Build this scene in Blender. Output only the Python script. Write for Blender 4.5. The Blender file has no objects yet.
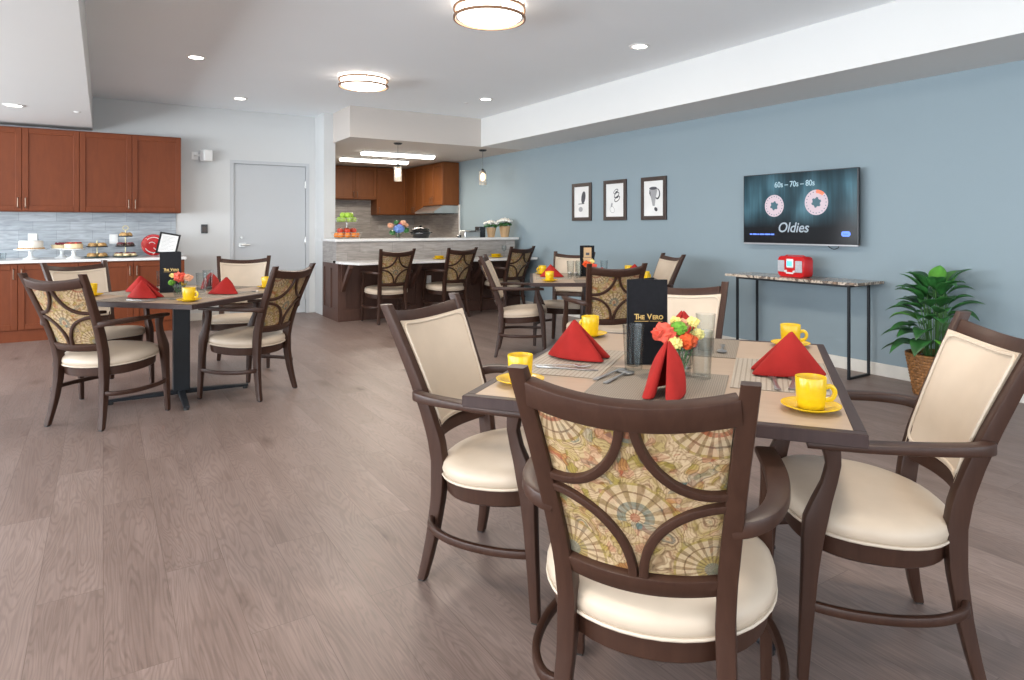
import bpy, bmesh, math, random
from math import sin, cos, pi, radians, sqrt
from mathutils import Vector, Matrix
R = random.Random(7)
SC = bpy.context.scene
COL = SC.collection

# ------------------------------------------------------------------ helpers
def tag(o, label=None, cat=None, group=None, kind=None):
    if label: o['label'] = label
    if cat: o['category'] = cat
    if group: o['group'] = group
    if kind: o['kind'] = kind
    return o

class MB:
    def __init__(s): s.v = []; s.f = []
    def add(s, vs, fs, M=None):
        n = len(s.v)
        s.v += [tuple(M @ Vector(p)) if M else tuple(p) for p in vs]
        s.f += [tuple(i + n for i in f) for f in fs]
        return s
    def box(s, x0, x1, y0, y1, z0, z1, b=0.0, M=None, seg=1):
        bm = bmesh.new(); bmesh.ops.create_cube(bm, size=1)
        for v in bm.verts:
            v.co = Vector((x0 + (v.co.x + .5) * (x1 - x0), y0 + (v.co.y + .5) * (y1 - y0), z0 + (v.co.z + .5) * (z1 - z0)))
        if b > 0: bmesh.ops.bevel(bm, geom=bm.edges[:], offset=b, segments=seg, affect='EDGES', profile=.5)
        bm.verts.index_update()
        s.add([v.co[:] for v in bm.verts], [[v.index for v in f.verts] for f in bm.faces], M); bm.free(); return s
    def loft(s, rings, cap=True, closed=True, M=None, loop=False):
        n = len(rings[0]); vs = [p for r in rings for p in r]; fs = []
        m = len(rings)
        for i in range(m if loop else m - 1):
            a, b = i * n, ((i + 1) % m) * n
            for j in range(n if closed else n - 1):
                k = (j + 1) % n
                fs.append((a + j, a + k, b + k, b + j))
        if cap and not loop and closed:
            fs.append(tuple(range(n - 1, -1, -1))); fs.append(tuple((m - 1) * n + j for j in range(n)))
        return s.add(vs, fs, M)
    def lathe(s, prof, seg=24, M=None, wob=None):
        rings = []
        for r, z in prof:
            r = max(r, 1e-5)
            rings.append([((r if not wob else r * wob(a, z)) * cos(a), (r if not wob else r * wob(a, z)) * sin(a), z) for a in [2 * pi * j / seg for j in range(seg)]])
        return s.loft(rings, M=M)
    def sweep(s, pts, sec, up=(0, 0, 1), loop=False, M=None):
        """sec: list of (a,b) or function t->list; a across, b along 'up'."""
        P = [Vector(p) for p in pts]; n = len(P); rings = []
        for i, p in enumerate(P):
            if loop: t = P[(i + 1) % n] - P[i - 1]
            else: t = P[min(i + 1, n - 1)] - P[max(i - 1, 0)]
            t.normalize(); u = Vector(up); a = t.cross(u)
            if a.length < 1e-4: a = t.cross(Vector((1, 0, 0)))
            a.normalize(); b = a.cross(t).normalized()
            S = sec(i / (n - 1)) if callable(sec) else sec
            rings.append([tuple(p + a * q[0] + b * q[1]) for q in S])
        return s.loft(rings, loop=loop, M=M)
    def tube(s, pts, r, seg=8, loop=False, M=None, up=(0, 0, 1)):
        sec = [(r * cos(2 * pi * j / seg), r * sin(2 * pi * j / seg)) for j in range(seg)]
        return s.sweep(pts, sec, up=up, loop=loop, M=M)
    def ico(s, c, r, sub=2, fn=None, sc=(1, 1, 1), M=None):
        bm = bmesh.new(); bmesh.ops.create_icosphere(bm, subdivisions=sub, radius=1)
        vs = []
        for v in bm.verts:
            k = fn(v.co) if fn else 1
            vs.append((c[0] + v.co.x * r * k * sc[0], c[1] + v.co.y * r * k * sc[1], c[2] + v.co.z * r * k * sc[2]))
        bm.verts.index_update()
        s.add(vs, [[v.index for v in f.verts] for f in bm.faces], M); bm.free(); return s
    def build(s, name, mat, parent=None, smooth=False, angle=40):
        me = bpy.data.meshes.new(name); me.from_pydata(s.v, [], s.f); me.validate()
        bm = bmesh.new(); bm.from_mesh(me); bmesh.ops.recalc_face_normals(bm, faces=bm.faces[:])
        if smooth:
            for f in bm.faces: f.smooth = True
            ca = radians(angle)
            for e in bm.edges:
                if len(e.link_faces) == 2 and e.calc_face_angle(0) > ca: e.smooth = False
        bm.to_mesh(me); bm.free()
        me.materials.append(mat)
        o = bpy.data.objects.new(name, me); COL.objects.link(o)
        if parent: o.parent = parent
        return o

def empty(name, loc=(0, 0, 0), rz=0):
    o = bpy.data.objects.new(name, None); o.empty_display_size = .05
    o.location = loc; o.rotation_euler.z = rz; COL.objects.link(o); return o
def copy_tree(o, parent=None):
    c = o.copy(); COL.objects.link(c)
    if parent: c.parent = parent
    for k in ('label', 'group'):
        if not parent and k in c: del c[k]
    for ch in list(o.children): copy_tree(ch, c)
    return c
class Once:
    """first call hands out the prototype itself, later calls hand out copies"""
    def __init__(s, make): s.make = make; s.p = None
    def __call__(s, loc, rz=0, label=None, group=None):
        if s.p is None: s.p = s.make(); o = s.p
        else: o = copy_tree(s.p)
        o.location = loc; o.rotation_euler = (0, 0, rz)
        tag(o, label, None, group); return o
def struct(name, mb, m): return tag(mb.build(name, m), kind='structure')
def rsec(a, b, c):  # rounded rect section half a, half b, chamfer c
    d = c * .3
    return [(a, b - c), (a - d, b - d), (a - c, b), (-a + c, b), (-a + d, b - d), (-a, b - c), (-a, -b + c), (-a + d, -b + d), (-a + c, -b), (a - c, -b), (a - d, -b + d), (a, -b + c)]
def interp(tab, z):
    for (z0, *a), (z1, *b) in zip(tab, tab[1:]):
        if z <= z1: k = (z - z0) / (z1 - z0); return [p + (q - p) * k for p, q in zip(a, b)]
    return list(tab[-1][1:])
def smoothpts(pts, n=6):
    P = [Vector(p) for p in pts]; out = []
    for i in range(len(P) - 1):
        p0, p1, p2, p3 = P[max(i - 1, 0)], P[i], P[i + 1], P[min(i + 2, len(P) - 1)]
        for j in range(n):
            t = j / n
            out.append(.5 * ((2 * p1) + (p2 - p0) * t + (2 * p0 - 5 * p1 + 4 * p2 - p3) * t * t + (3 * p1 - p0 - 3 * p2 + p3) * t ** 3))
    out.append(P[-1]); return out
def RT(loc=(0, 0, 0), rz=0, rx=0, ry=0): return Matrix.Translation(loc) @ Matrix.Rotation(rz, 4, 'Z') @ Matrix.Rotation(ry, 4, 'Y') @ Matrix.Rotation(rx, 4, 'X')

# ------------------------------------------------------------------ materials
def newmat(name):
    m = bpy.data.materials.new(name); m.use_nodes = True; return m, m.node_tree, m.node_tree.nodes['Principled BSDF']
def N(t, typ, **k):
    n = t.nodes.new(typ)
    for a, v in k.items():
        if a in n.inputs.keys() if isinstance(a, str) else False: n.inputs[a].default_value = v
        else: setattr(n, a, v)
    return n
def ramp(t, stops, src=None):
    r = t.nodes.new('ShaderNodeValToRGB'); e = r.color_ramp.elements
    while len(e) > 1: e.remove(e[-1])
    e[0].position = stops[0][0]; e[0].color = (*stops[0][1], 1)
    for p, c in stops[1:]: x = e.new(p); x.color = (*c, 1)
    if src: t.links.new(src, r.inputs[0])
    return r
def noise(t, scale, vec=None, detail=3, dist=0, rough=.5):
    n = t.nodes.new('ShaderNodeTexNoise'); n.inputs['Scale'].default_value = scale; n.inputs['Detail'].default_value = detail
    n.inputs['Distortion'].default_value = dist; n.inputs['Roughness'].default_value = rough
    if vec: t.links.new(vec, n.inputs['Vector'])
    return n
def mix(t, fac, a, b, typ='MIX'):
    m = t.nodes.new('ShaderNodeMix'); m.data_type = 'RGBA'; m.blend_type = typ
    for v, i in ((fac, 0), (a, 6), (b, 7)):
        if isinstance(v, (int, float)): m.inputs[i].default_value = v
        elif isinstance(v, tuple): m.inputs[i].default_value = (*v, 1)
        else: t.links.new(v, m.inputs[i])
    return m.outputs[2]
def math_(t, op, a, b=None):
    m = t.nodes.new('ShaderNodeMath'); m.operation = op
    for v, i in ((a, 0), (b, 1)):
        if v is None: continue
        if isinstance(v, (int, float)): m.inputs[i].default_value = v
        else: t.links.new(v, m.inputs[i])
    return m.outputs[0]
def objco(t, scale=(1, 1, 1), rot=(0, 0, 0)):
    c = t.nodes.new('ShaderNodeTexCoord'); mp = t.nodes.new('ShaderNodeMapping')
    mp.inputs['Scale'].default_value = scale; mp.inputs['Rotation'].default_value = rot
    t.links.new(c.outputs['Object'], mp.inputs['Vector']); return mp.outputs[0]
def bump(t, b, h, strength=.2, dist=.01):
    n = t.nodes.new('ShaderNodeBump'); n.inputs['Strength'].default_value = strength; n.inputs['Distance'].default_value = dist
    t.links.new(h, n.inputs['Height']); t.links.new(n.outputs[0], b.inputs['Normal'])
def plain(name, col, rough=.5, metal=0, var=.06, scale=8, coat=0, spec=None, **k):
    m, t, b = newmat(name)
    n = noise(t, scale, objco(t), 2)
    lo = tuple(c * (1 - var) for c in col); hi = tuple(min(1, c * (1 + var)) for c in col)
    r = ramp(t, [(.3, lo), (.7, hi)], n.outputs[0]); t.links.new(r.outputs[0], b.inputs['Base Color'])
    b.inputs['Roughness'].default_value = rough; b.inputs['Metallic'].default_value = metal
    b.inputs['Coat Weight'].default_value = coat
    if spec is not None: b.inputs['Specular IOR Level'].default_value = spec
    return m
def wood(name, c1, c2, scale=(14, 14, 1.2), rough=.38, coat=.1, dist=1.2, spec=.5):
    m, t, b = newmat(name)
    n = noise(t, 3, objco(t, scale), 5, dist); n2 = noise(t, 1.5, objco(t), 2)
    r = ramp(t, [(.25, c1), (.75, c2)], n.outputs[0])
    o = mix(t, .35, r.outputs[0], mix(t, n2.outputs[0], c1, c2)); t.links.new(o, b.inputs['Base Color'])
    b.inputs['Roughness'].default_value = rough; b.inputs['Coat Weight'].default_value = coat; b.inputs['Specular IOR Level'].default_value = spec; return m
def emit(name, col, s):
    m, t, b = newmat(name); b.inputs['Base Color'].default_value = (*col, 1)
    b.inputs['Emission Color'].default_value = (*col, 1); b.inputs['Emission Strength'].default_value = s; return m
def glass(name, col=(1, 1, 1), rough=.02, ior=1.45):
    m, t, b = newmat(name); b.inputs['Base Color'].default_value = (*col, 1)
    b.inputs['Transmission Weight'].default_value = 1; b.inputs['Roughness'].default_value = rough; b.inputs['IOR'].default_value = ior; return m

def thin_glass(name, tint=(.93, .95, .95)):
    m, t, b = newmat(name); t.nodes.remove(b); out = t.nodes['Material Output']
    lw_ = t.nodes.new('ShaderNodeLayerWeight'); lw_.inputs['Blend'].default_value = .35
    tr = t.nodes.new('ShaderNodeBsdfTransparent'); gl = t.nodes.new('ShaderNodeBsdfGlossy'); gl.inputs['Roughness'].default_value = .28; gl.inputs[0].default_value = (.8, .8, .8, 1)
    r = ramp(t, [(0, tint), (.6, tuple(c * .9 for c in tint)), (.95, (.60, .62, .62))], lw_.outputs['Facing']); t.links.new(r.outputs[0], tr.inputs[0])
    mx = t.nodes.new('ShaderNodeMixShader'); fr = ramp(t, [(0, (.015,) * 3), (.6, (.05,) * 3), (1, (.30,) * 3)], lw_.outputs['Facing']); t.links.new(fr.outputs[0], mx.inputs[0]); t.links.new(tr.outputs[0], mx.inputs[1]); t.links.new(gl.outputs[0], mx.inputs[2])
    t.links.new(mx.outputs[0], out.inputs['Surface']); return m

def tile_mat(name, c1, c2, mortar, w=.36, h=.11, rough=.35):
    m, t, b = newmat(name)
    c = t.nodes.new('ShaderNodeTexCoord'); s = t.nodes.new('ShaderNodeSeparateXYZ'); t.links.new(c.outputs['Object'], s.inputs[0])
    cb = t.nodes.new('ShaderNodeCombineXYZ'); t.links.new(math_(t, 'ADD', s.outputs[0], s.outputs[1]), cb.inputs[0]); t.links.new(s.outputs[2], cb.inputs[1])
    k = t.nodes.new('ShaderNodeTexBrick'); t.links.new(cb.outputs[0], k.inputs['Vector'])
    k.offset = .37; k.inputs['Scale'].default_value = 1; k.inputs['Brick Width'].default_value = w; k.inputs['Row Height'].default_value = h
    k.inputs['Mortar Size'].default_value = .0022; k.inputs['Color1'].default_value = (*c1, 1); k.inputs['Color2'].default_value = (*c2, 1); k.inputs['Mortar'].default_value = (*mortar, 1)
    mp = t.nodes.new('ShaderNodeMapping'); mp.inputs['Scale'].default_value = (4, 28, 1); t.links.new(cb.outputs[0], mp.inputs[0])
    n = noise(t, 1.3, mp.outputs[0], 5, .8)
    r = ramp(t, [(.3, (.72, .72, .72)), (.7, (1.15, 1.15, 1.15))], n.outputs[0])
    t.links.new(mix(t, 1, k.outputs[0], r.outputs[0], 'MULTIPLY'), b.inputs['Base Color'])
    b.inputs['Roughness'].default_value = rough; bump(t, b, k.outputs['Fac'], -.3, .003); return m

def floor_mat():
    m, t, b = newmat('oak_plank_floor')
    c = t.nodes.new('ShaderNodeTexCoord'); s = t.nodes.new('ShaderNodeSeparateXYZ'); t.links.new(c.outputs['Object'], s.inputs[0])
    cb = t.nodes.new('ShaderNodeCombineXYZ'); t.links.new(s.outputs[1], cb.inputs[0]); t.links.new(s.outputs[0], cb.inputs[1])
    k = t.nodes.new('ShaderNodeTexBrick'); t.links.new(cb.outputs[0], k.inputs['Vector']); k.offset = .41; k.offset_frequency = 2
    k.inputs['Scale'].default_value = 1; k.inputs['Brick Width'].default_value = 1.35; k.inputs['Row Height'].default_value = .19; k.inputs['Mortar Size'].default_value = .0011
    k.inputs['Color1'].default_value = (0, 0, 0, 1); k.inputs['Color2'].default_value = (1, 1, 1, 1); k.inputs['Mortar'].default_value = (.5, .5, .5, 1)
    k.inputs['Mortar Smooth'].default_value = .3
    # per-plank offset
    off = t.nodes.new('ShaderNodeVectorMath'); off.operation = 'MULTIPLY_ADD'
    t.links.new(k.outputs[0], off.inputs[0]); off.inputs[1].default_value = (13, 7, 5); t.links.new(cb.outputs[0], off.inputs[2])
    def mp(sc):
        q = t.nodes.new('ShaderNodeMapping'); q.inputs['Scale'].default_value = sc; t.links.new(off.outputs[0], q.inputs[0]); return q.outputs[0]
    big = noise(t, 1.0, mp((.9, 5, 1)), 3, .6)
    # cathedral grain: bands of a stretched noise field
    g = math_(t, 'SINE', math_(t, 'MULTIPLY', noise(t, 1.0, mp((.75, 6.5, 1)), 3, .35).outputs[0], 210))
    fine = noise(t, 1.0, mp((5, 170, 1)), 4, .3)
    base = ramp(t, [(.15, (.148, .102, .086)), (.5, (.210, .152, .132)), (.85, (.275, .206, .182))], big.outputs[0])
    col = mix(t, .10, base.outputs[0], ramp(t, [(0, (.095, .065, .053)), (1, (.34, .275, .25))], k.outputs[0]).outputs[0])
    col = mix(t, 1, col, ramp(t, [(0, (.86, .85, .845)), (.6, (1.03, 1.03, 1.03))], math_(t, 'MULTIPLY_ADD', g, .5)).outputs[0], 'MULTIPLY')
    col = mix(t, 1, col, ramp(t, [(.25, (.78, .77, .76)), (.7, (1.1, 1.1, 1.1))], fine.outputs[0]).outputs[0], 'MULTIPLY')
    v = t.nodes.new('ShaderNodeTexVoronoi'); v.inputs['Scale'].default_value = 1; v.inputs['Randomness'].default_value = 1
    nz = noise(t, 9, cb.outputs[0], 2); va = t.nodes.new('ShaderNodeVectorMath'); va.operation = 'MULTIPLY_ADD'
    t.links.new(nz.outputs['Color'], va.inputs[0]); va.inputs[1].default_value = (.22, .22, 0); t.links.new(mp((1.6, 3.6, 1)), va.inputs[2]); t.links.new(va.outputs[0], v.inputs['Vector'])
    knot = ramp(t, [(.02, (.33, .26, .23)), (.09, (.72, .68, .66)), (.26, (1, 1, 1))], v.outputs['Distance'])
    sel = ramp(t, [(.45, (0, 0, 0)), (.5, (1, 1, 1))], v.outputs['Color'])
    col = mix(t, sel.outputs[0], col, mix(t, 1, col, knot.outputs[0], 'MULTIPLY'))
    seam = mix(t, k.outputs['Fac'], (1, 1, 1), (.62, .6, .58))
    col = mix(t, 1, col, seam, 'MULTIPLY')
    t.links.new(col, b.inputs['Base Color'])
    t.links.new(ramp(t, [(.3, (.34,) * 3), (.8, (.5,) * 3)], fine.outputs[0]).outputs[0], b.inputs['Roughness'])
    b.inputs['Specular IOR Level'].default_value = .4
    bump(t, b, fine.outputs[0], .06, .002); return m

def paisley():
    m, t, b = newmat('paisley_upholstery')
    co = objco(t); nz = noise(t, 16, co, 2); va = t.nodes.new('ShaderNodeVectorMath'); va.operation = 'MULTIPLY_ADD'
    t.links.new(nz.outputs['Color'], va.inputs[0]); va.inputs[1].default_value = (.06, .06, .06); t.links.new(co, va.inputs[2])
    def vor(sc, feat='F1', rnd=1):
        v = t.nodes.new('ShaderNodeTexVoronoi'); v.feature = feat; v.inputs['Scale'].default_value = sc; v.inputs['Randomness'].default_value = rnd; t.links.new(va.outputs[0], v.inputs['Vector']); return v
    A = vor(10.5); B = vor(52); D = vor(130); E_ = vor(38)
    def rch(v):
        q = t.nodes.new('ShaderNodeSeparateColor'); t.links.new(v.outputs['Color'], q.inputs[0]); return q.outputs[0]
    cream = (.56, .45, .31)
    pal = ramp(t, [(0, cream), (.30, (.29, .24, .055)), (.46, cream), (.62, (.36, .10, .045)), (.73, (.47, .36, .13)), (.83, (.10, .17, .18)), (.91, cream)], rch(B)); pal.color_ramp.interpolation = 'CONSTANT'
    pal2 = ramp(t, [(0, cream), (.25, (.34, .28, .07)), (.5, (.60, .50, .36)), (.8, (.40, .13, .06)), (.9, (.13, .20, .21))], rch(E_)); pal2.color_ramp.interpolation = 'CONSTANT'
    halo = ramp(t, [(0, (.33, .09, .04)), (.10, (.30, .09, .04)), (.13, (.60, .50, .35)), (.19, (.12, .19, .20)), (.27, (.60, .51, .36)), (.33, (.20, .12, .06)), (.38, (.60, .50, .35)), (.50, (.33, .27, .07)), (.60, cream)], math_(t, 'MULTIPLY', A.outputs['Distance'], 1.25))
    c0 = mix(t, .45, pal2.outputs[0], pal.outputs[0])
    rim = ramp(t, [(.35, (1, 1, 1)), (.62, (0, 0, 0))], A.outputs['Distance'])
    c1 = mix(t, math_(t, 'MULTIPLY', rim.outputs[0], .75), c0, halo.outputs[0])
    rings = math_(t, 'MULTIPLY_ADD', math_(t, 'SINE', math_(t, 'MULTIPLY', A.outputs['Distance'], 95)), .5)
    c1 = mix(t, .45, c1, ramp(t, [(.25, (.45, .36, .25)), (.5, (1, 1, 1))], rings).outputs[0], 'MULTIPLY')
    e1 = t.nodes.new('ShaderNodeTexVoronoi'); e1.feature = 'DISTANCE_TO_EDGE'; e1.inputs['Scale'].default_value = 38; t.links.new(va.outputs[0], e1.inputs['Vector'])
    c1 = mix(t, .45, c1, ramp(t, [(.03, (.35, .24, .15)), (.08, (1, 1, 1))], e1.outputs['Distance']).outputs[0], 'MULTIPLY')
    c1 = mix(t, .55, c1, ramp(t, [(.15, (.42, .33, .23)), (.35, (1, 1, 1))], D.outputs['Distance']).outputs[0], 'MULTIPLY')
    sp3 = t.nodes.new('ShaderNodeSeparateXYZ'); t.links.new(co, sp3.inputs[0])
    nzx = math_(t, 'MULTIPLY', nz.outputs[0], .012)
    def medal(cx, cz, stops, spokes, base, up=False):
        X = math_(t, 'SUBTRACT', sp3.outputs[0], cx); Z = math_(t, 'SUBTRACT', sp3.outputs[2], cz)
        rr = math_(t, 'ADD', math_(t, 'SQRT', math_(t, 'ADD', math_(t, 'MULTIPLY', X, X), math_(t, 'MULTIPLY', Z, Z))), nzx)
        rr = math_(t, 'SUBTRACT', rr, .006)
        th = math_(t, 'ARCTAN2', Z, X); ss = math_(t, 'MULTIPLY_ADD', math_(t, 'SINE', math_(t, 'MULTIPLY', th, spokes)), .5)
        A_ = ramp(t, [(p * 10, c) for p, c in stops], math_(t, 'MULTIPLY', rr, 10)); A_.color_ramp.interpolation = 'CONSTANT'
        B_ = ramp(t, [(.3, (.34, .26, .18)), (.5, (1, 1, 1))], ss)
        c_ = mix(t, .85, A_.outputs[0], B_.outputs[0], 'MULTIPLY')
        mk = math_(t, 'LESS_THAN', rr, stops[-1][0])
        if up: mk = math_(t, 'MULTIPLY', mk, math_(t, 'GREATER_THAN', Z, -.012))
        return mix(t, math_(t, 'MULTIPLY', mk, .68), base, c_)
    cr, br, tl, ru, ol = (.56, .47, .34), (.20, .12, .07), (.12, .19, .20), (.36, .10, .05), (.33, .27, .07)
    c1 = medal(0, .665, [(0, ru), (.012, cr), (.02, tl), (.038, cr), (.058, br), (.062, cr), (.078, ol), (.084, cr)], 13, c1, True)
    c1 = medal(0, .865, [(0, ru), (.014, tl), (.024, ol), (.032, cr)], 6, c1)
    for sx in (-1, 1):
        c1 = medal(sx * .165, .905, [(0, ol), (.02, cr), (.035, ru), (.045, cr), (.066, br), (.070, cr), (.086, ol), (.092, cr)], 26, c1)
        c1 = medal(sx * .150, .545, [(0, tl), (.018, ol), (.035, cr), (.055, br), (.058, cr), (.074, ol), (.08, cr)], 22, c1)
    c1 = mix(t, 1, c1, (.82, .72, .60), 'MULTIPLY')
    t.links.new(c1, b.inputs['Base Color']); b.inputs['Roughness'].default_value = .75
    w = noise(t, 420, co, 1); bump(t, b, w.outputs[0], .25, .001); return m

def weave_mat(name, c1, c2, sx=110, sy=110):
    m, t, b = newmat(name)
    c = t.nodes.new('ShaderNodeTexCoord'); s = t.nodes.new('ShaderNodeSeparateXYZ'); t.links.new(c.outputs['Object'], s.inputs[0])
    a = math_(t, 'SINE', math_(t, 'MULTIPLY', s.outputs[0], sx * 6.283)); d = math_(t, 'SINE', math_(t, 'MULTIPLY', s.outputs[1], sy * 6.283))
    p = math_(t, 'MAXIMUM', a, d)
    r = ramp(t, [(.72, c1), (.9, c2)], math_(t, 'MULTIPLY_ADD', p, .5)); r.color_ramp.interpolation = 'EASE'
    t.nodes[r.name].inputs[0]
    t.links.new(r.outputs[0], b.inputs['Base Color']); b.inputs['Roughness'].default_value = .6; bump(t, b, p, .3, .001); return m

def stone(name, cs, scale=3, rough=.2, dist=2):
    m, t, b = newmat(name); n = noise(t, scale, objco(t), 6, dist, .6)
    r = ramp(t, [(.25 + .5 * i / (len(cs) - 1), c) for i, c in enumerate(cs)], n.outputs[0]); t.links.new(r.outputs[0], b.inputs['Base Color'])
    b.inputs['Roughness'].default_value = rough; return m

M = {}
M['floor'] = floor_mat()
M['wall_blue'] = plain('blue_grey_wall_paint', (.235, .300, .338), .75, var=.012, scale=1)
M['wall_grey'] = plain('pale_grey_wall_paint', (.60, .61, .61), .75, var=.012, scale=1)
M['wall_beige'] = plain('beige_wall_and_dim_soffit', (.56, .51, .47), .75, var=.012, scale=1)
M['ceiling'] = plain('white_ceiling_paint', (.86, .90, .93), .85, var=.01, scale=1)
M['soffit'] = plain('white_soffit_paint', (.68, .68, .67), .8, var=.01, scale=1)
M['trim'] = plain('off_white_vinyl_base', (.66, .63, .58), .5)
M['door'] = plain('white_painted_door', (.48, .50, .52), .5, var=.015, scale=1)
M['chair'] = wood('walnut_stained_chair_frame', (.031, .0118, .0068), (.052, .0225, .0135), rough=.42, coat=0, spec=.35)
M['vinyl'] = plain('cream_vinyl', (.52, .425, .33), .42, var=.03, scale=14, spec=.45)
M['pipe'] = plain('cream_vinyl_welt', (.55, .46, .365), .45, var=.03)
M['paisley'] = paisley()
M['glide'] = plain('black_foot_glide', (.02, .02, .02), .5)
M['tabletop'] = wood('maple_laminate', (.37, .265, .185), (.44, .33, .24), scale=(1.2, 14, 10), rough=.38, coat=0, dist=.4)
M['edge'] = wood('dark_table_edge', (.030, .017, .016), (.048, .028, .026), rough=.45, coat=0, spec=.3)
M['black_metal'] = plain('black_powder_coated_metal', (.014, .016, .020), .35, var=.1, spec=.3)
M['mug'] = plain('yellow_glaze', (.68, .44, .008), .24, var=.01, coat=0, spec=.45)
M['mugin'] = M['mug']
M['napkin'] = plain('red_napkin_cloth', (.31, .016, .013), .8, var=.08, scale=20, spec=.2)
M['steel'] = plain('polished_cutlery_steel', (.33, .33, .33), .33, metal=.9, var=.05)
M['glass'] = thin_glass('clear_glass')
M['menu'] = plain('black_leatherette', (.008, .008, .010), .5, var=.2, scale=60, spec=.12)
M['gold'] = plain('gold_foil_lettering', (.62, .42, .14), .35, metal=.3)
M['mat_light'] = weave_mat('light_woven_placemat', (.40, .35, .285), (.24, .20, .16), 62, 150)
M['mat_dark'] = weave_mat('taupe_woven_placemat', (.27, .23, .18), (.15, .12, .095), 150, 110)
M['cherry'] = wood('cherry_cabinet_wood', (.130, .028, .006), (.185, .042, .010), scale=(6, 6, 1.1), rough=.5, coat=0, spec=.3)
M['cherry_k'] = wood('warm_lit_cherry_cabinet_wood', (.130, .040, .009), (.190, .062, .016), scale=(6, 6, 1.1), rough=.5, coat=0, spec=.3)  # same cherry, with the kitchen's warm lamplight tinted into the colour
M['walnut'] = wood('walnut_bar_panel', (.062, .028, .019), (.095, .046, .033), scale=(9, 9, 1.1), rough=.45, coat=0, spec=.4)
M['bronze'] = plain('brushed_bronze_pull', (.16, .11, .08), .4, metal=.8)
M['tile_l'] = tile_mat('grey_blue_wall_tile', (.33, .365, .40), (.41, .445, .48), (.25, .27, .29))
M['tile_k'] = tile_mat('grey_stone_tile', (.30, .272, .25), (.38, .35, .33), (.22, .2, .19), .46, .13)
M['quartz'] = stone('pale_quartz_worktop', [(.62, .61, .60), (.74, .73, .72), (.68, .66, .64)], 9, .2)
M['marble'] = stone('streaked_brown_marble', [(.03, .03, .03), (.34, .24, .17), (.10, .08, .07), (.62, .52, .42), (.05, .05, .05), (.3, .27, .25)], 3.5, .15, 3)
M['stainless'] = plain('brushed_stainless', (.55, .55, .54), .3, metal=.9)
M['white'] = plain('white_plastic', (.78, .78, .77), .4, var=.02)
M['china'] = plain('white_glazed_china', (.8, .82, .83), .15, var=.02, coat=.4)
M['lamp'] = emit('lamp_diffuser_glow', (1, .95, .88), 5)
M['can'] = emit('downlight_glow', (1, .95, .88), 14)
M['tubeglow'] = emit('fluorescent_lens_glow', (1, .96, .88), 7)
M['bulb'] = emit('warm_filament_glow', (1, .66, .38), 40)
M['copper'] = plain('aged_copper_ring', (.42, .24, .14), .35, metal=.8)
M['frame'] = wood('dark_brown_picture_frame', (.035, .022, .018), (.06, .040, .033), coat=0)
M['paper'] = plain('white_paper', (.74, .74, .73), .7, var=.03)
M['ink'] = plain('charcoal_ink', (.07, .07, .08), .8)
M['inklight'] = plain('grey_ink_wash', (.33, .33, .34), .8)
M['tvbody'] = plain('black_tv_plastic', (.012, .012, .014), .3)
M['red'] = plain('red_gloss_plastic', (.55, .012, .015), .25, coat=.4, var=.04)
M['silver'] = plain('silver_grille', (.45, .45, .47), .4, metal=.5, var=.2, scale=200)
M['basket'] = plain('woven_brown_wicker', (.24, .105, .03), .55, var=.5, scale=60)
M['soil'] = plain('dark_potting_moss', (.05, .03, .015), .9, var=.4, scale=50)
M['leaf'] = plain('glossy_dark_green_leaf', (.028, .12, .028), .35, var=.55, scale=9)
M['leaf2'] = plain('bright_green_leaf', (.10, .33, .035), .35, var=.3, scale=9)
M['stem'] = plain('green_stem', (.05, .14, .03), .5)
M['frost'] = plain('white_frosting', (.82, .80, .74), .6, var=.03)
M['crust'] = plain('golden_crust', (.52, .31, .12), .7, var=.3, scale=60)
M['custard'] = plain('pale_custard_filling', (.80, .66, .40), .5, var=.1)
M['berry'] = plain('dark_red_berries', (.22, .015, .03), .35, var=.3)
M['choc'] = plain('dark_chocolate', (.06, .028, .02), .4, var=.3, scale=40)
M['tray'] = plain('dark_slate_tray', (.03, .035, .04), .35)
M['greentray'] = plain('dark_green_tray', (.015, .05, .03), .3)
M['brass'] = plain('pale_brass_rod', (.62, .55, .30), .3, metal=.5)
M['orange'] = plain('orange_peel', (.80, .24, .02), .45, var=.1, scale=40)
M['redapple'] = plain('red_apple_skin', (.55, .05, .02), .3, var=.5, scale=20)
M['greenapple'] = plain('green_apple_skin', (.36, .58, .06), .3, var=.2, scale=20)
M['kraft'] = plain('brown_kraft_paper', (.50, .33, .18), .8)
M['petal_w'] = plain('white_petals', (.82, .80, .74), .7)
M['petal_y'] = plain('pale_yellow_petals', (.70, .60, .20), .7)
M['petal_c'] = plain('coral_petals', (.66, .085, .05), .7, var=.2, scale=60)
M['petal_o'] = plain('orange_red_petals', (.68, .085, .012), .7, var=.2, scale=60)
M['petal_p'] = plain('peach_petals', (.68, .34, .21), .7)
M['petal_g'] = plain('green_button_petals', (.11, .30, .018), .7, var=.3, scale=60)
M['petal_b'] = plain('blue_hydrangea_petals', (.14, .24, .55), .7, var=.3, scale=80)
M['petal_m'] = plain('magenta_petals', (.42, .04, .12), .7)
M['blackgloss'] = plain('black_gloss_enamel', (.012, .012, .013), .15, coat=.5)
M['rug'] = M['ink']

# ------------------------------------------------------------------ camera
cam = bpy.data.cameras.new('camera'); co = bpy.data.objects.new('camera', cam); COL.objects.link(co)
co.location = (0, 0, 1.257); co.rotation_euler = (pi / 2, 0, -.581)
cam.sensor_width = 36; cam.lens = 36 * 650 / 1024; cam.shift_x = -18 / 1024; cam.shift_y = -113.5 / 1024; cam.clip_start = .05
SC.camera = co

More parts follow.
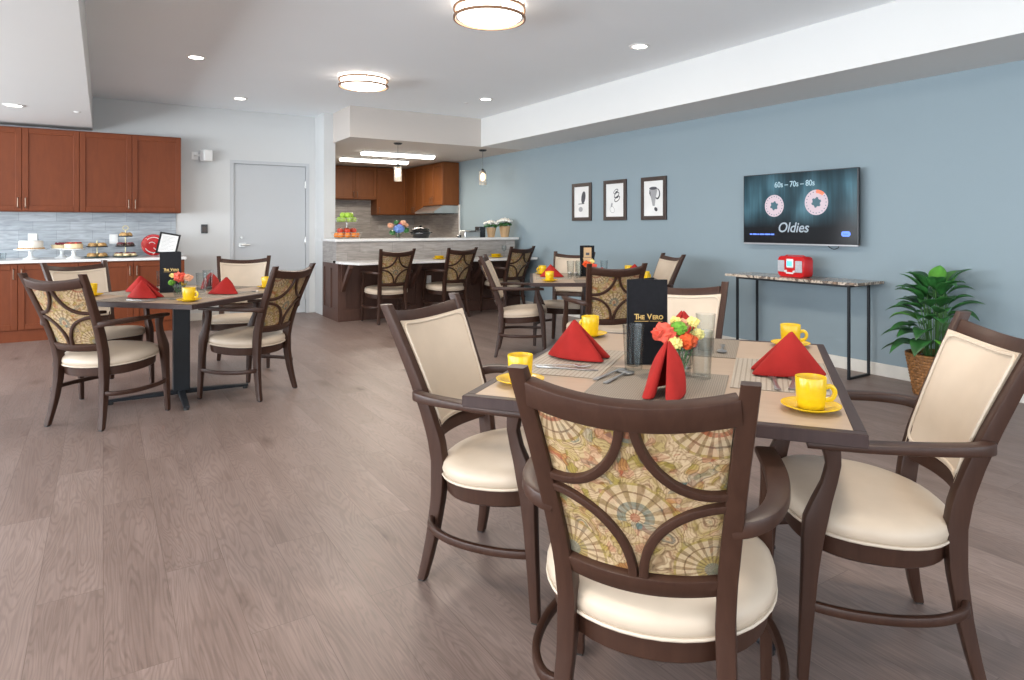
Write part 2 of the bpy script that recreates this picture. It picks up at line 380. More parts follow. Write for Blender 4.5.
# ------------------------------------------------------------------ room shell
CZ, SZ = 2.861, 2.444
XL, XR, YF, YB = -4.6, 5.478, -4.0, 9.71
struct('floor', MB().box(XL - .2, XR + .2, YF - .2, 13.0, -.1, 0), M['floor'])
struct('ceiling', MB().box(XL - .2, XR + .2, YF - .2, 8.5, CZ, CZ + .1).box(XL - .2, 2.76, 8.5, YB + .2, CZ, CZ + .1), M['ceiling'])
struct('wall_right', MB().box(XR, XR + .2, YF - .2, 13.0, 0, CZ + .1), M['wall_blue'])
w = MB(); dx0, dx1, dz = 1.504, 2.466, 2.123
w.box(XL - .2, dx0 - .012, YB, YB + .2, 0, CZ).box(dx1 + .012, 2.6, YB, YB + .2, 0, CZ).box(dx0 - .012, dx1 + .012, YB, YB + .2, dz + .012, CZ)
struct('wall_back', w, M['wall_grey'])
struct('wall_partition', MB().box(2.6, 2.76, 9.25, 13.0, 0, CZ), M['wall_grey'])
struct('wall_kitchen', MB().box(2.76, XR, 12.8, 13.0, 0, CZ), M['wall_beige'])
# window walls behind and to the left of the camera
def window_wall(axis, pos0, pos1, a0, a1, wins):
    m = MB(); z0, z1 = .5, 2.35
    def seg(p, q, u, v):
        if axis == 'x': m.box(pos0, pos1, p, q, u, v)
        else: m.box(p, q, pos0, pos1, u, v)
    seg(a0, a1, 0, z0); seg(a0, a1, z1, CZ); c = a0
    for p, q in wins: seg(c, p, z0, z1); c = q
    seg(c, a1, z0, z1); return m
lw = [(-3, -.4), (.4, 3.0), (3.8, 6.2), (6.9, 9.1)]; fw = [(-3.6, -1.0), (-.2, 2.4), (3.0, 4.9)]
struct('wall_left', window_wall('x', XL - .2, XL, YF, YB, lw), M['wall_grey'])
struct('wall_front', window_wall('y', YF - .2, YF, XL, XR, fw), M['wall_grey'])
n = 0
for ax, ws in (('x', lw), ('y', fw)):
    for p, q in ws:
        n += 1; m = MB()
        for a, b, u, v in ((p, p + .05, .5, 2.35), (q - .05, q, .5, 2.35), (p, q, .5, .55), (p, q, 2.3, 2.35), ((p + q) / 2 - .02, (p + q) / 2 + .02, .5, 2.35)):
            if ax == 'x': m.box(XL - .14, XL - .06, a, b, u, v)
            else: m.box(a, b, YF - .14, YF - .06, u, v)
        struct('window_%d' % n, m, M['white'])
# soffits
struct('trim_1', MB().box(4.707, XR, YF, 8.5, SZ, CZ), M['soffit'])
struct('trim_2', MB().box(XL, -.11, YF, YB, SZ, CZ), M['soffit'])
struct('trim_3', MB().box(2.73, XR, 8.5, 9.25, SZ, CZ).box(2.76, XR, 9.25, 12.8, SZ, CZ), M['wall_beige'])  # bar soffit: dimmer light on it is put into the beige colour
struct('baseboard_right', MB().box(XR - .012, XR, YF, 12.8, 0, .105, .003), M['trim'])
struct('baseboard_back', MB().box(.86, dx0 - .06, YB - .012, YB, 0, .10, .003), M['trim'])
# tile surfaces
struct('trim_4', MB().box(-1.6, .80, YB - .012, YB, .86, 1.43), M['tile_l'])
struct('trim_5', MB().box(2.76, XR, 12.788, 12.8, .9, 1.80).box(XR - .012, XR, 10.70, 12.79, .9, 1.66), M['tile_k'])
struct('trim_6', MB().box(XR - .02, XR, 10.68, 10.70, .9, 1.66), M['white'])
# door
d = struct('door_1', MB().box(dx0, dx1, YB + .02, YB + .065, .008, dz, .002), M['door'])
fr = MB().box(dx0 - .05, dx0 - .004, YB - .008, YB + .1, 0, dz + .05).box(dx1 + .004, dx1 + .05, YB - .008, YB + .1, 0, dz + .05).box(dx0 - .004, dx1 + .004, YB - .008, YB + .1, dz + .004, dz + .05)
fr.build('door_frame', M['door'], d)
h = MB(); h.box(1.56, 1.66, YB + .006, YB + .02, .97, 1.03, .004); h.tube([(1.60, YB + .01, 1.0), (1.60, YB - .045, 1.0), (1.70, YB - .045, 1.0)], .011, 8)
h.build('door_handle', M['stainless'], d, True)
MB().lathe([(0, 0), (.024, 0), (.024, .012), (.018, .02), (0, .02)], 16, RT((1.60, YB + .022, 1.105), rx=pi / 2)).build('deadbolt', M['stainless'], d, True)
for z in (.25, 1.06, 1.86):
    MB().box(dx1 - .012, dx1 + .014, YB - .006, YB + .02, z - .055, z + .055, .003).build('hinge', M['stainless'], d)

# ------------------------------------------------------------------ ceiling fittings
def make_drum():
    r = empty('ceiling_lamp'); tag(r, cat='ceiling light')
    MB().lathe([(0, -.02), (.2, -.02), (.2, 0), (0, 0)], 32).build('mounting_plate', M['white'], r)
    MB().lathe([(0, -.132), (.14, -.127), (.205, -.112), (.230, -.092), (.235, -.02), (0, -.02)], 40).build('diffuser', M['lamp'], r, True)
    for z in (-.034, -.100):
        ring = MB(); ring.loft([[(rr * cos(a), rr * sin(a), z + zz) for rr, zz in ((.250, -.009), (.262, -.009), (.262, .009), (.250, .009))] for a in [2 * pi * j / 48 for j in range(48)]], loop=True)
        ring.build('metal_ring', M['copper'], r)
    for j in range(6):
        a = 2 * pi * j / 6 + .3; MB().tube([(.256 * cos(a), .256 * sin(a), -.100), (.256 * cos(a), .256 * sin(a), 0)], .0045, 6).build('ring_post', M['copper'], r)
    return r
drum = Once(make_drum)
drum((2.335, 4.09, CZ), 0, 'large round ceiling lamp with double copper ring, nearer of the two')
drum((2.335, 6.81, CZ), 0, 'round ceiling lamp with double copper ring, farther of the two, before the bar')
def make_can():
    r = empty('recessed_downlight'); tag(r, cat='downlight')
    MB().lathe([(.062, -.001), (.066, -.008), (.086, -.006), (.092, 0), (.092, .004), (.062, .004)], 28).build('trim_ring', M['white'], r, True)
    MB().lathe([(0, -.002), (.062, -.002), (.062, .003), (0, .003)], 28).build('lens', M['can'], r)
    return r
can = Once(make_can)
for x, y, z, l in ((.734, 6.877, CZ, 'recessed downlight in the white ceiling, farthest left of those on the main ceiling'), (1.43, 8.79, CZ, 'recessed downlight in the ceiling nearest the white door'),
                   (4.025, 7.14, CZ, 'recessed downlight in the ceiling in front of the bar soffit corner'), (3.984, 4.294, CZ, 'recessed downlight nearest the television side, right of the big round lamps'),
                   (-.729, 8.075, SZ, 'recessed downlight in the low soffit before the left wall cupboards')):
    can((x, y, z - .001), 0, l)
def make_spr():
    r = MB().lathe([(0, -.012), (.012, -.012), (.03, -.004), (.034, 0), (0, 0)], 20).build('sprinkler_head', M['white'], None, True); return tag(r, cat='sprinkler')
spr = Once(make_spr)
spr((3.93, 7.5, CZ), 0, 'small round sprinkler cap on the ceiling beside the bar soffit')
spr((-.223, 8.2, SZ), 0, 'small round sprinkler cap on the low left soffit')

def make_fluo():
    r = empty('fluorescent_fixture'); tag(r, cat='fluorescent light')
    MB().box(-.61, .61, -.10, .10, -.022, 0, .004).build('fixture_housing', M['white'], r)
    MB().loft([[(x, .088 * cos(a), -.022 - .05 * sin(a)) for a in [pi * j / 8 for j in range(9)]] for x in (-.6, .6)]).build('lens', M['tubeglow'], r, True)
    return r
fluo = Once(make_fluo)
fluo((3.99, 9.94, SZ), 0, 'long fluorescent ceiling fixture over the kitchen, nearer of the two')
fluo((3.99, 11.05, SZ), 0, 'long fluorescent ceiling fixture over the kitchen, farther of the two')
def make_pend():
    r = empty('pendant_lamp'); tag(r, cat='pendant light')
    MB().lathe([(0, -.028), (.045, -.024), (.062, -.008), (.062, 0), (0, 0)], 24).build('canopy', M['black_metal'], r, True)
    MB().tube([(0, 0, -.02), (0, 0, -.30)], .003, 6).build('cord', M['black_metal'], r)
    MB().lathe([(0, -.36), (.022, -.36), (.024, -.31), (.012, -.295), (0, -.295)], 16).build('socket', M['black_metal'], r, True)
    MB().lathe([(.028, -.325), (.055, -.34), (.056, -.54), (.053, -.543), (.053, -.34), (.026, -.328)], 24).build('glass_jar', glass('frosted_jar_glass', (1, .97, .93), .3), r, True)
    MB().lathe([(0, -.475), (.018, -.468), (.031, -.44), (.030, -.41), (.014, -.37), (0, -.36)], 16).build('bulb', M['bulb'], r, True)
    b = MB()
    for a in (0, pi / 2): b.tube([(-.06 * cos(a), -.06 * sin(a), -.335), (.06 * cos(a), .06 * sin(a), -.335)], .004, 6)
    b.build('jar_bracket', M['black_metal'], r); return r
pend = Once(make_pend)
pend((3.50, 8.75, SZ), 0, 'glass jar pendant lamp above the left half of the bar')
pend((4.91, 8.81, SZ), 0, 'glass jar pendant lamp above the right end of the bar')

# ------------------------------------------------------------------ cabinets
def door_panel(parent, x0, x1, z0, z1, y, mat, hx, hz, side=-1, axis='y', name='door', pull=True, rail=.06):
    """shaker door, face at y, facing side"""
    m = MB(); t = .02 * side
    def bx(a0, a1, b0, b1, d0, d1, bev):
        lo, hi = sorted((y + d0 * side, y + d1 * side))
        if axis == 'y': m.box(a0, a1, lo, hi, b0, b1, bev)
        else: m.box(lo, hi, a0, a1, b0, b1, bev)
    g = .002
    bx(x0 + g, x0 + rail, z0 + g, z1 - g, 0, .02, .003); bx(x1 - rail, x1 - g, z0 + g, z1 - g, 0, .02, .003)
    bx(x0 + rail, x1 - rail, z0 + g, z0 + rail, 0, .02, .003); bx(x0 + rail, x1 - rail, z1 - rail, z1 - g, 0, .02, .003)
    bx(x0 + rail - .004, x1 - rail + .004, z0 + rail - .004, z1 - rail + .004, 0, .009, 0)
    d = m.build(name, mat, parent)
    if pull:
        p = MB(); f = y + .02 * side; o = .028 * side
        def P(dd, zz): return (hx, f + dd, zz) if axis == 'y' else (f + dd, hx, zz)
        p.tube([P(0, hz - .055), P(o, hz - .05), P(o, hz + .05), P(0, hz + .055)], .006, 6, up=(1, 0, 0) if axis == 'y' else (0, 1, 0))
        p.build('handle', M['bronze'], d, True)
    return d
def cab(name, x0, x1, z0, z1, yf, yb, mat, doors, hz, label, cat, toe=0, group=None):
    r = empty(name, (0, 0, 0)); tag(r, label, cat, group)
    b = MB().box(x0, x1, yf, yb, z0 + toe, z1, .002)
    if toe: b.box(x0, x1, yf - .0, yb, z0, z0 + toe)
    b.build('carcass', mat, r)
    for a, c, hx in doors: door_panel(r, a, c, z0 + (toe if toe else 0) + .01, z1 - .01, yf, mat, hx, hz)
    return r
xs = [-1.31, -.774, -.234, .297, .83]
cab('wall_cabinet', xs[0], xs[2], 1.428, 2.39, 9.38, YB - .012, M['cherry'], [(xs[0], xs[1], xs[1] - .035), (xs[1], xs[2], xs[1] + .035)], 1.53, 'two-door cherry wall cabinet on the far left, cut by the edge of the photo', 'cabinet')
cab('wall_cabinet', xs[2], xs[4], 1.428, 2.39, 9.38, YB - .012, M['cherry'], [(xs[2], xs[3], xs[3] - .035), (xs[3], xs[4], xs[3] + .035)], 1.53, 'two-door cherry wall cabinet nearest the white door', 'cabinet')
cab('base_cabinet', xs[0], xs[2], 0, .855, 8.96, YB - .012, M['cherry'], [(xs[0], xs[1], xs[1] - .035), (xs[1], xs[2], xs[1] + .035)], .74, 'cherry base cabinet under the cake stands on the far left', 'cabinet', toe=.12)
cab('base_cabinet', xs[2], xs[4], 0, .855, 8.96, YB - .012, M['cherry'], [(xs[2], xs[3], xs[3] - .035), (xs[3], xs[4], xs[3] + .035)], .74, 'cherry base cabinet under the tiered trays beside the white door', 'cabinet', toe=.12)
tag(MB().box(-1.4, .85, 8.92, YB - .012, .856, .888, .003).build('worktop', M['quartz']), 'pale quartz worktop on the cherry base cabinets along the back wall', 'worktop')
# kitchen cabinets
cab('wall_cabinet', 3.66, 4.53, 1.785, 2.43, 12.45, 12.787, M['cherry_k'], [(3.66, 4.095, 4.06), (4.095, 4.53, 4.13)], 1.88, 'short two-door kitchen wall cabinet left of the tall one, above the fruit', 'cabinet')
cab('wall_cabinet', 2.77, 3.655, 1.785, 2.43, 12.45, 12.787, M['cherry_k'], [(2.77, 3.21, 3.17), (3.21, 3.655, 3.25)], 1.88, 'short kitchen wall cabinet hidden behind the pillar corner', 'cabinet')
cab('wall_cabinet', 4.535, 5.14, 1.487, 2.43, 12.45, 12.787, M['cherry_k'], [(4.535, 5.14, 4.58)], 1.58, 'tall single-door kitchen wall cabinet in the corner on the far wall', 'cabinet')
def cab_side(y0, y1, z0, z1, doors, hz, label):
    r = empty('wall_cabinet'); tag(r, label, 'cabinet')
    MB().box(5.15, XR - .013, y0, y1, z0, z1, .002).build('carcass', M['cherry_k'], r)
    for a, c, hx in doors: door_panel(r, a, c, z0 + .008, z1 - .008, 5.15, M['cherry_k'], hx, hz, axis='x')
cab_side(10.70, 11.58, 1.645, 2.43, [(10.70, 11.14, 11.10), (11.14, 11.58, 11.18)], 1.74, 'kitchen wall cabinet above the range hood with its side towards the bar')
cab_side(11.585, 12.44, 1.487, 2.43, [(11.585, 12.0, 11.96), (12.0, 12.44, 12.04)], 1.58, 'tall kitchen wall cabinet on the side wall beyond the range hood')
r = empty('range_hood'); tag(r, 'stainless steel range hood under the kitchen side cabinet', 'range hood')
MB().loft([[(x, y, z) for x, z in ((4.97, 1.50), (XR - .014, 1.50), (XR - .014, 1.64), (5.16, 1.64), (4.97, 1.53))] for y in (10.71, 11.57)]).build('hood_body', M['stainless'], r)
MB().box(4.98, 5.40, 10.76, 11.52, 1.49, 1.50).build('filter', M['tray'], r)
# bar
r = empty('breakfast_bar'); tag(r, 'dark walnut panelled breakfast bar in front of the kitchen', 'bar')
BX0, BX1, BY = 2.58, 5.42, 8.55
MB().box(BX0 + .02, BX1, BY, BY + .14, 0, .765).box(BX0 + .02, BX0 + .14, BY + .14, 9.248, 0, .765).build('core', M['walnut'], r)
p = MB()
for y0, y1 in ((BY - .02, 8.63), (8.86, 8.92), (9.17, 9.249)): p.box(BX0, BX0 + .02, y0, y1, .16, .765)
p.box(BX0, BX0 + .02, BY - .02, 9.249, 0, .16)
for y0, y1 in ((8.63, 8.86), (8.92, 9.17)): p.box(BX0, BX0 + .02, y0, y1, .70, .765).box(BX0 + .012, BX0 + .02, y0, y1, .16, .70)
p.build('side_panel', M['walnut'], r)
p = MB().box(BX0 + .02, BX1, BY - .02, BY, 0, .16, .002).box(BX0 + .02, BX1, BY - .02, BY, .69, .765, .002)
x = BX0 + .02
for x in (2.60, 3.14, 3.68, 4.22, 4.76, 5.32): p.box(x, x + .09, BY - .02, BY, .16, .69, .002)
p.build('front_panel', M['walnut'], r)
for x in (2.62, 3.58, 4.56, 5.34):
    b = MB(); b.loft([[(xx, y, z) for y, z in ((BY - .02, .764), (BY - .02, .40), (BY - .05, .40), (BY - .36, .72), (BY - .36, .764), (BY - .32, .764), (BY - .06, .50), (BY - .06, .764))] for xx in (x, x + .045)]); b.build('bracket', M['walnut'], r)
MB().box(3.84, 3.91, BY - .026, BY - .02, .45, .56, .002).build('socket_plate', M['white'], r)
b = MB(); b.loft([[(x, y, z) for x, y in ((2.57, 8.46), (2.70, 8.05), (5.42, 8.05), (5.42, BY - .0), (5.42, 8.60), (2.57, 8.60))] for z in (.766, .798)])
tag(b.build('bar_counter', M['quartz']), 'low pale quartz eating counter with a clipped corner, below the tiled ledge', 'counter')
tag(MB().box(BX0, 5.36, 8.60, 8.74, .799, 1.054).box(BX0, BX0 + .14, 8.74, 9.248, .766, 1.054).box(BX0, 5.36, 8.74, 8.75, .766, 1.054).build('tiled_ledge_wall', M['tile_k']), 'low grey tiled wall between the eating counter and the upper ledge', 'low wall')
tag(MB().box(2.56, 5.42, 8.57, 9.02, 1.055, 1.09, .003).box(2.56, 2.75, 9.02, 9.248, 1.055, 1.09).build('upper_ledge', M['quartz']), 'long narrow quartz ledge on top of the tiled wall', 'ledge')

# ------------------------------------------------------------------ chair
PT = [(0, 0.0), (.08, .018), (.18, .036), (.30, .05), (.42, .052), (.50, .040), (.60, .010), (.70, -.028), (.80, -.070), (.90, -.113), (.974, -.147)]
PXT = [(0, .206), (.15, .188), (.30, .175), (.42, .172), (.52, .177), (.62, .186), (.75, .199), (.88, .214), (.974, .224)]
def px(z): return interp(PXT, z)[0]
HW, BOW = .222, .055
def yl(z): return interp(PT, z)[0]
def bk(x, z, d=0):
    """x in -1..1 of the half width between the posts"""
    return (x * px(z), yl(z) - BOW * (.6 + .4 * z / .9) * (1 - x * x) + d * .93, z + d * .37)
def bowsweep(mb, pts, a, b, c=.004):
    """pts (x,z) in back surface; a = half width in plane, b = half depth"""
    P = [Vector(bk(x, z)) for x, z in pts]; rings = []
    for i in range(len(P)):
        t = (P[min(i + 1, len(P) - 1)] - P[max(i - 1, 0)]).normalized(); nrm = Vector((0, .93, .37)); nrm = (nrm - t * nrm.dot(t)).normalized(); w = t.cross(nrm)
        aa = a(i / (len(P) - 1)) if callable(a) else a
        rings.append([tuple(P[i] + w * q[0] + nrm * q[1]) for q in rsec(aa, b, c)])
    mb.loft(rings)
def seat_out(k, n=40, s=1.0):
    out = []
    for j in range(n):
        a = 2 * pi * j / n; ca, sa = cos(a), sin(a); e = 2 / 2.7 if sa > 0 else 2 / 2.05
        x = .274 * abs(ca) ** e * (1 if ca > 0 else -1); y = (.226 if sa > 0 else .248) * abs(sa) ** e * (1 if sa > 0 else -1)
        yy = .262 + y * s; out.append((x * s, yy, k - .012 - .034 * (.485 - yy) / .5))
    return out
def make_chair():
    r = empty('dining_armchair'); tag(r, cat='chair')
    MB().loft([seat_out(.418, s=.94), seat_out(.424, s=1.0), seat_out(.446, s=1.022), seat_out(.466, s=1.0), seat_out(.480, s=.93), seat_out(.488, s=.80), seat_out(.494, s=.55), seat_out(.497, s=.2)]).build('seat', M['vinyl'], r, True, 60)
    s = r.children[0]
    MB().tube(seat_out(.424, s=1.012), .0045, 6, loop=True).build('piping', M['pipe'], s, True)
    MB().loft([seat_out(.365, s=.95), seat_out(.360, s=.93), seat_out(.360, s=.2)], cap=True).loft([seat_out(.365, s=.95), seat_out(.417, s=.97), seat_out(.419, s=.3)]).build('seat_frame', M['chair'], r, True, 50)
    for sx in (-1, 1):
        # rear post and leg, one piece
        rings = []
        for i in range(29):
            z = .008 + (.974 - .008) * i / 28; hx = .0165 + .0045 * min(1, z / .35) - (.003 * max(0, (z - .6) / .37)); hy = .015 + .012 * min(1, z / .42) - .009 * max(0, (z - .5) / .47)
            cx = sx * px(z)
            rings.append([(cx + p, yl(z) + q, z) for p, q in rsec(hx, hy, .005)])
        l = MB().loft(rings).build('leg', M['chair'], r, True, 35)
        MB().box(sx * .205 - .013, sx * .205 + .013, -.012, .012, 0, .012, .002).build('foot_glide', M['glide'], l)
        # front leg sweeping up to the arm
        tab = [(.008, .474, .258, .014, .014), (.15, .466, .258, .016, .017), (.30, .456, .256, .018, .021), (.40, .448, .256, .019, .027), (.455, .440, .256, .019, .031), (.50, .426, .256, .018, .026), (.56, .404, .258, .016, .0195), (.61, .394, .260, .016, .0185), (.655, .402, .260, .017, .024)]
        rings = []
        for i in range(27):
            z = .008 + (.655 - .008) * i / 26; y, x, hx, hy = interp(tab, z)
            rings.append([(sx * x + p, y + q, z) for p, q in rsec(hx, hy, .005)])
        l = MB().loft(rings).build('leg', M['chair'], r, True, 35)
        MB().box(sx * .258 - .012, sx * .258 + .012, .462, .486, 0, .012, .002).build('foot_glide', M['glide'], l)
        # armrest
        pts = smoothpts([(sx * .186, -.016, .650), (sx * .218, -.012, .658), (sx * .254, .03, .664), (sx * .276, .11, .666), (sx * .281, .21, .665), (sx * .274, .33, .662), (sx * .256, .462, .660)], 5)
        MB().sweep(pts, lambda t: rsec(.016 + .011 * min(1, t * 1.3), .019 - .009 * t, .006)).build('armrest', M['chair'], r, True, 40)
        # bowed side stretcher
        pts = smoothpts([(sx * .178, .036, .222), (sx * .232, .052, .218), (sx * .278, .13, .215), (sx * .296, .23, .213), (sx * .290, .34, .212), (sx * .272, .42, .213), (sx * .256, .456, .214)], 4)
        MB().sweep(pts, rsec(.010, .0135, .006)).build('stretcher', M['chair'], r, True, 40)
    xx = [-.93 + 1.86 * i / 16 for i in range(17)]
    m = MB(); bowsweep(m, [(x, .925 - .024 * (1 - x * x)) for x in xx], .029, .0145); m.build('top_rail', M['chair'], r, True, 35)
    m = MB(); bowsweep(m, [(x, .512 - .006 * (1 - x * x)) for x in xx], .023, .0135); m.build('lower_rail', M['chair'], r, True, 35)
    # upholstered back: patterned outside, cream inside, with welt
    x0, z0, z1 = .90, .530, .905
    def pan(off, ins=0, sag=0):
        g = []
        for i in range(13):
            z = z0 + (z1 - z0) * i / 12
            xo = x0 + (.055 if off > .02 else 0); g.append([bk(-xo + 2 * xo * j / 12, z + (-.018 * (1 - ((j - 6) / 6) ** 2) * (i / 12)), off + sag * sin(pi * i / 12) * sin(pi * j / 12)) for j in range(13)])
        return g
    def panel(name, mat, off, sag, thick):
        A = pan(off, 0, sag); B = pan(off + thick, 0, 0)
        vs = [p for row in A for p in row] + [p for row in B for p in row]; f = []; q = 169
        for i in range(12):
            for j in range(12):
                a = i * 13 + j; f.append((a, a + 1, a + 14, a + 13)); f.append((q + a, q + a + 13, q + a + 14, q + a + 1))
        bd = [j for j in range(12)] + [i * 13 + 12 for i in range(12)] + [156 + j for j in range(12, 0, -1)] + [i * 13 for i in range(12, 0, -1)]
        for i in range(len(bd)): a, b = bd[i], bd[(i + 1) % len(bd)]; f.append((a, b, q + b, q + a))
        return MB().add(vs, f).build(name, mat, r, True, 50)
    panel('outer_back_fabric', M['paisley'], .002, -.004, .006)
    pf = panel('backrest', M['vinyl'], .030, .010, -.021)
    c = .03; hw, zz0, zz1 = .168, z0 + .012, z1 - .012
    pp = []
    for cx, cz, a0 in ((hw - c, zz0 + c, -90), (hw - c, zz1 - c, 0), (-hw + c, zz1 - c, 90), (-hw + c, zz0 + c, 180)):
        for k in range(5): a = radians(a0 + 90 * k / 4); pp.append((cx + c * cos(a), cz + c * sin(a)))
    full = []
    for i in range(len(pp)):
        a, b = pp[i], pp[(i + 1) % len(pp)]; nn = 8 if math.hypot(a[0] - b[0], a[1] - b[1]) > .05 else 1
        for k in range(nn):
            x = a[0] + (b[0] - a[0]) * k / nn; z = a[1] + (b[1] - a[1]) * k / nn
            u = x / .168 * (x0 + .02); full.append(bk(u, z - .018 * (1 - (u / x0) ** 2) * ((z - z0) / (z1 - z0)), .033))
    MB().tube(full, .005, 6, loop=True, up=(.01, .93, .37)).build('piping', M['pipe'], pf, True)
    # four quarter arcs on the outside
    zc = (z0 + z1) / 2 + .0; rx, rz = x0 - .06 + .04, (z1 - z0) / 2 - .004
    for sx in (-1, 1):
        for sz in (-1, 1):
            pts = []
            for i in range(15):
                a = pi / 2 * i / 14; x = sx * (x0 + .04 - rx * cos(a)); z = (z1 + .004 if sz > 0 else z0 - .004) - sz * (rz - .006) * sin(a)
                if sz > 0: z -= .018 * (1 - (x / x0) ** 2) * .8
                pts.append((x, z))
            m = MB(); bowsweep(m, pts, .0095, .0125, .003); m.build('back_arc', M['chair'], r, True, 35)
    return r
chair = Once(make_chair)
CH = [  # x, y, deg, label
    (.955, 1.027, -52.4, 'armchair nearest the camera seen from behind, paisley back with four dark wooden arcs'),
    (1.128, 2.250, -149.6, 'armchair on the left side of the foreground table showing its tan front backrest'),
    (2.14, .955, 47, 'armchair on the right of the foreground table, before the potted plant'),
    (2.413, 2.327, 126.7, 'armchair on the far side of the foreground table, cream backrest behind the flowers'),
    (-.152, 4.934, -46.3, 'armchair at the left table seen from behind, pale patterned back, farthest left'),
    (-.124, 6.279, -152.3, 'armchair with cream backrest between the left table and the cherry cabinets'),
    (1.102, 6.634, 164.7, 'armchair with white backrest standing in front of the white door'),
    (1.094, 5.096, 41.2, 'armchair on the right side of the left table with golden patterned back'),
    (3.137, 7.985, -.4, 'armchair at the bar counter, leftmost of the three'),
    (4.055, 8.00, 7, 'armchair at the bar counter, middle of the three'),
    (5.01, 8.00, 12, 'armchair at the bar counter, rightmost of the three, by the blue wall'),
    (3.275, 5.58, -125, 'armchair on the left side of the table by the pictures, seen side-on'),
    (4.33, 5.77, 126.7, 'armchair with cream backrest at the far side of the table by the pictures'),
    (3.345, 3.93, -21.3, 'armchair with golden patterned back just behind the tall black menu'),
    (4.83, 4.89, 72, 'armchair nearest the blue wall at the table by the pictures, turned side-on')]
for x, y, a, l in CH: chair((x, y, 0), radians(a), l, 'matching dining armchairs')

# ------------------------------------------------------------------ tables
def make_table(w, dpt, loc, rz, label):
    r = empty('dining_table', loc, rz); tag(r, label, 'table')
    a, b = w / 2, dpt / 2; e = .03
    MB().box(-a + e, a - e, -b + e, b - e, .730, .762).build('tabletop', M['tabletop'], r)
    m = MB(); m.box(-a, a, -b, -b + e, .729, .762, .002).box(-a, a, b - e, b, .729, .762, .002).box(-a, -a + e, -b + e, b - e, .729, .762, .002).box(a - e, a, -b + e, b - e, .729, .762, .002)
    m.build('edge_frame', M['edge'], r)
    MB().box(-.2, .2, -.2, .2, .715, .729, .003).build('mounting_plate', M['black_metal'], r)
    MB().box(-.055, .055, -.055, .055, .05, .715, .004, RT(rz=pi / 4)).build('column', M['black_metal'], r)
    for k in range(4):
        an = pi / 4 + k * pi / 2; m = MB(); L = .46
        m.loft([[(x, y, z) for y, z in rsec(.030 - .006 * x / L, .5 * (h1 - h0), .006)] if False else [(x, yy, zc + zz) for yy, zz in rsec(.024 - .005 * x / L, (h1 - h0) / 2, .005)] for x, h0, h1 in ((.02, .018, .056), (.12, .017, .050), (.30, .016, .042), (L, .016, .034)) for zc in ((h0 + h1) / 2,)], M=RT(rz=an))
        f = m.build('base_leg', M['black_metal'], r)
        MB().lathe([(0, 0), (.018, 0), (.018, .016), (0, .017)], 12, RT((.44 * cos(an), .44 * sin(an), 0))).build('foot_glide', M['glide'], f)
    return r
TN = ((1.704, 1.653), radians(-53.2)); TL = ((.484, 5.456), radians(-46)); TR = ((3.954, 4.929), radians(-33.3))
make_table(1.067, 1.266, (*TN[0], 0), TN[1], 'foreground dining table, light maple top with dark edge, set for four')
make_table(1.2, 1.2, (*TL[0], 0), TL[1], 'left dining table with black pedestal in front of the cherry cabinets')
make_table(1.2, 1.2, (*TR[0], 0), TR[1], 'dining table beneath the framed pictures on the blue wall')
TZ = .7625
def at(T, x, y, z=TZ):
    (cx, cy), a = T; return (cx + x * cos(a) - y * sin(a), cy + x * sin(a) + y * cos(a), z)

def make_mug():
    r = MB().lathe([(0, .004), (.026, .0), (.0335, .002), (.0355, .012), (.0385, .045), (.0400, .083), (.0392, .0845), (.0380, .083), (.0362, .045), (.0325, .012), (0, .010)], 32).build('mug', M['mug'], None, True, 50)
    tag(r, cat='mug')
    pts = smoothpts([(.0365, 0, .055), (.050, 0, .059), (.060, 0, .050), (.061, 0, .038), (.053, 0, .025), (.0355, 0, .022)], 4)
    MB().sweep(pts, rsec(.0065, .0035, .0025), up=(0, 1, 0)).build('handle', M['mug'], r, True, 60); return r
mug = Once(make_mug)
def make_saucer():
    r = MB().lathe([(0, .001), (.036, 0), (.040, .003), (.060, .009), (.0765, .0155), (.0768, .0175), (.075, .018), (.058, .0125), (.038, .006), (0, .005)], 40).build('saucer', M['mug'], None, True, 60)
    return tag(r, cat='saucer')
sauc = Once(make_saucer)
def make_napkin():
    A = Vector((0.0, 0, .142)); Lp = Vector((-.112, 0, .002))
    m = MB()
    for sg in (-1, 1):
        Rp = Vector((.115, sg * .058, .002)); base = []
        for i in range(11):
            s = i / 10; p = Lp.lerp(Rp, s); nrm = Vector((.5, sg * -1, 0)).normalized() * -1
            base.append(p + Vector((-.15, sg, 0)) * .030 * sin(pi * s) )
        for k, (dx, dy) in enumerate(((.010, -.006), (.014, -.021), (.006, -.034), (-.014, -.038), (-.05, -.030))):
            base.append(Rp + Vector((dx, sg * dy, 0)))
        nb = len(base); rows = []
        for t in range(10):
            q = t / 9
            row = []
            for i, p in enumerate(base):
                f = p.lerp(A, q); 
                w = .020 * sin(pi * q) * sin(pi * min(1, i / 10))
                f = f + Vector((0, sg, .3)) * w
                if q > .9: f = f + Vector((0, sg * .003, -.001 * i / nb))
                row.append(tuple(f))
            rows.append(row)
        vs = [p for rw in rows for p in rw]; fs = []
        for a in range(9):
            for b in range(nb - 1): i = a * nb + b; fs.append((i, i + 1, i + nb + 1, i + nb))
        m.add(vs, fs)
    r = m.build('folded_napkin', M['napkin'], None, True, 80)
    so = r.modifiers.new('thick', 'SOLIDIFY'); so.thickness = .006; so.offset = 0
    sb = r.modifiers.new('soft', 'SUBSURF'); sb.levels = 1; sb.render_levels = 1
    return tag(r, cat='napkin')
nap = Once(make_napkin)
def make_glass():
    r = MB().lathe([(0, 0), (.028, 0), (.0295, .004), (.0375, .138), (.0382, .140), (.0368, .140), (.0355, .130), (.0275, .016), (.02, .013), (0, .013)], 28).build('water_glass', M['glass'], None, True, 60)
    return tag(r, cat='glass')
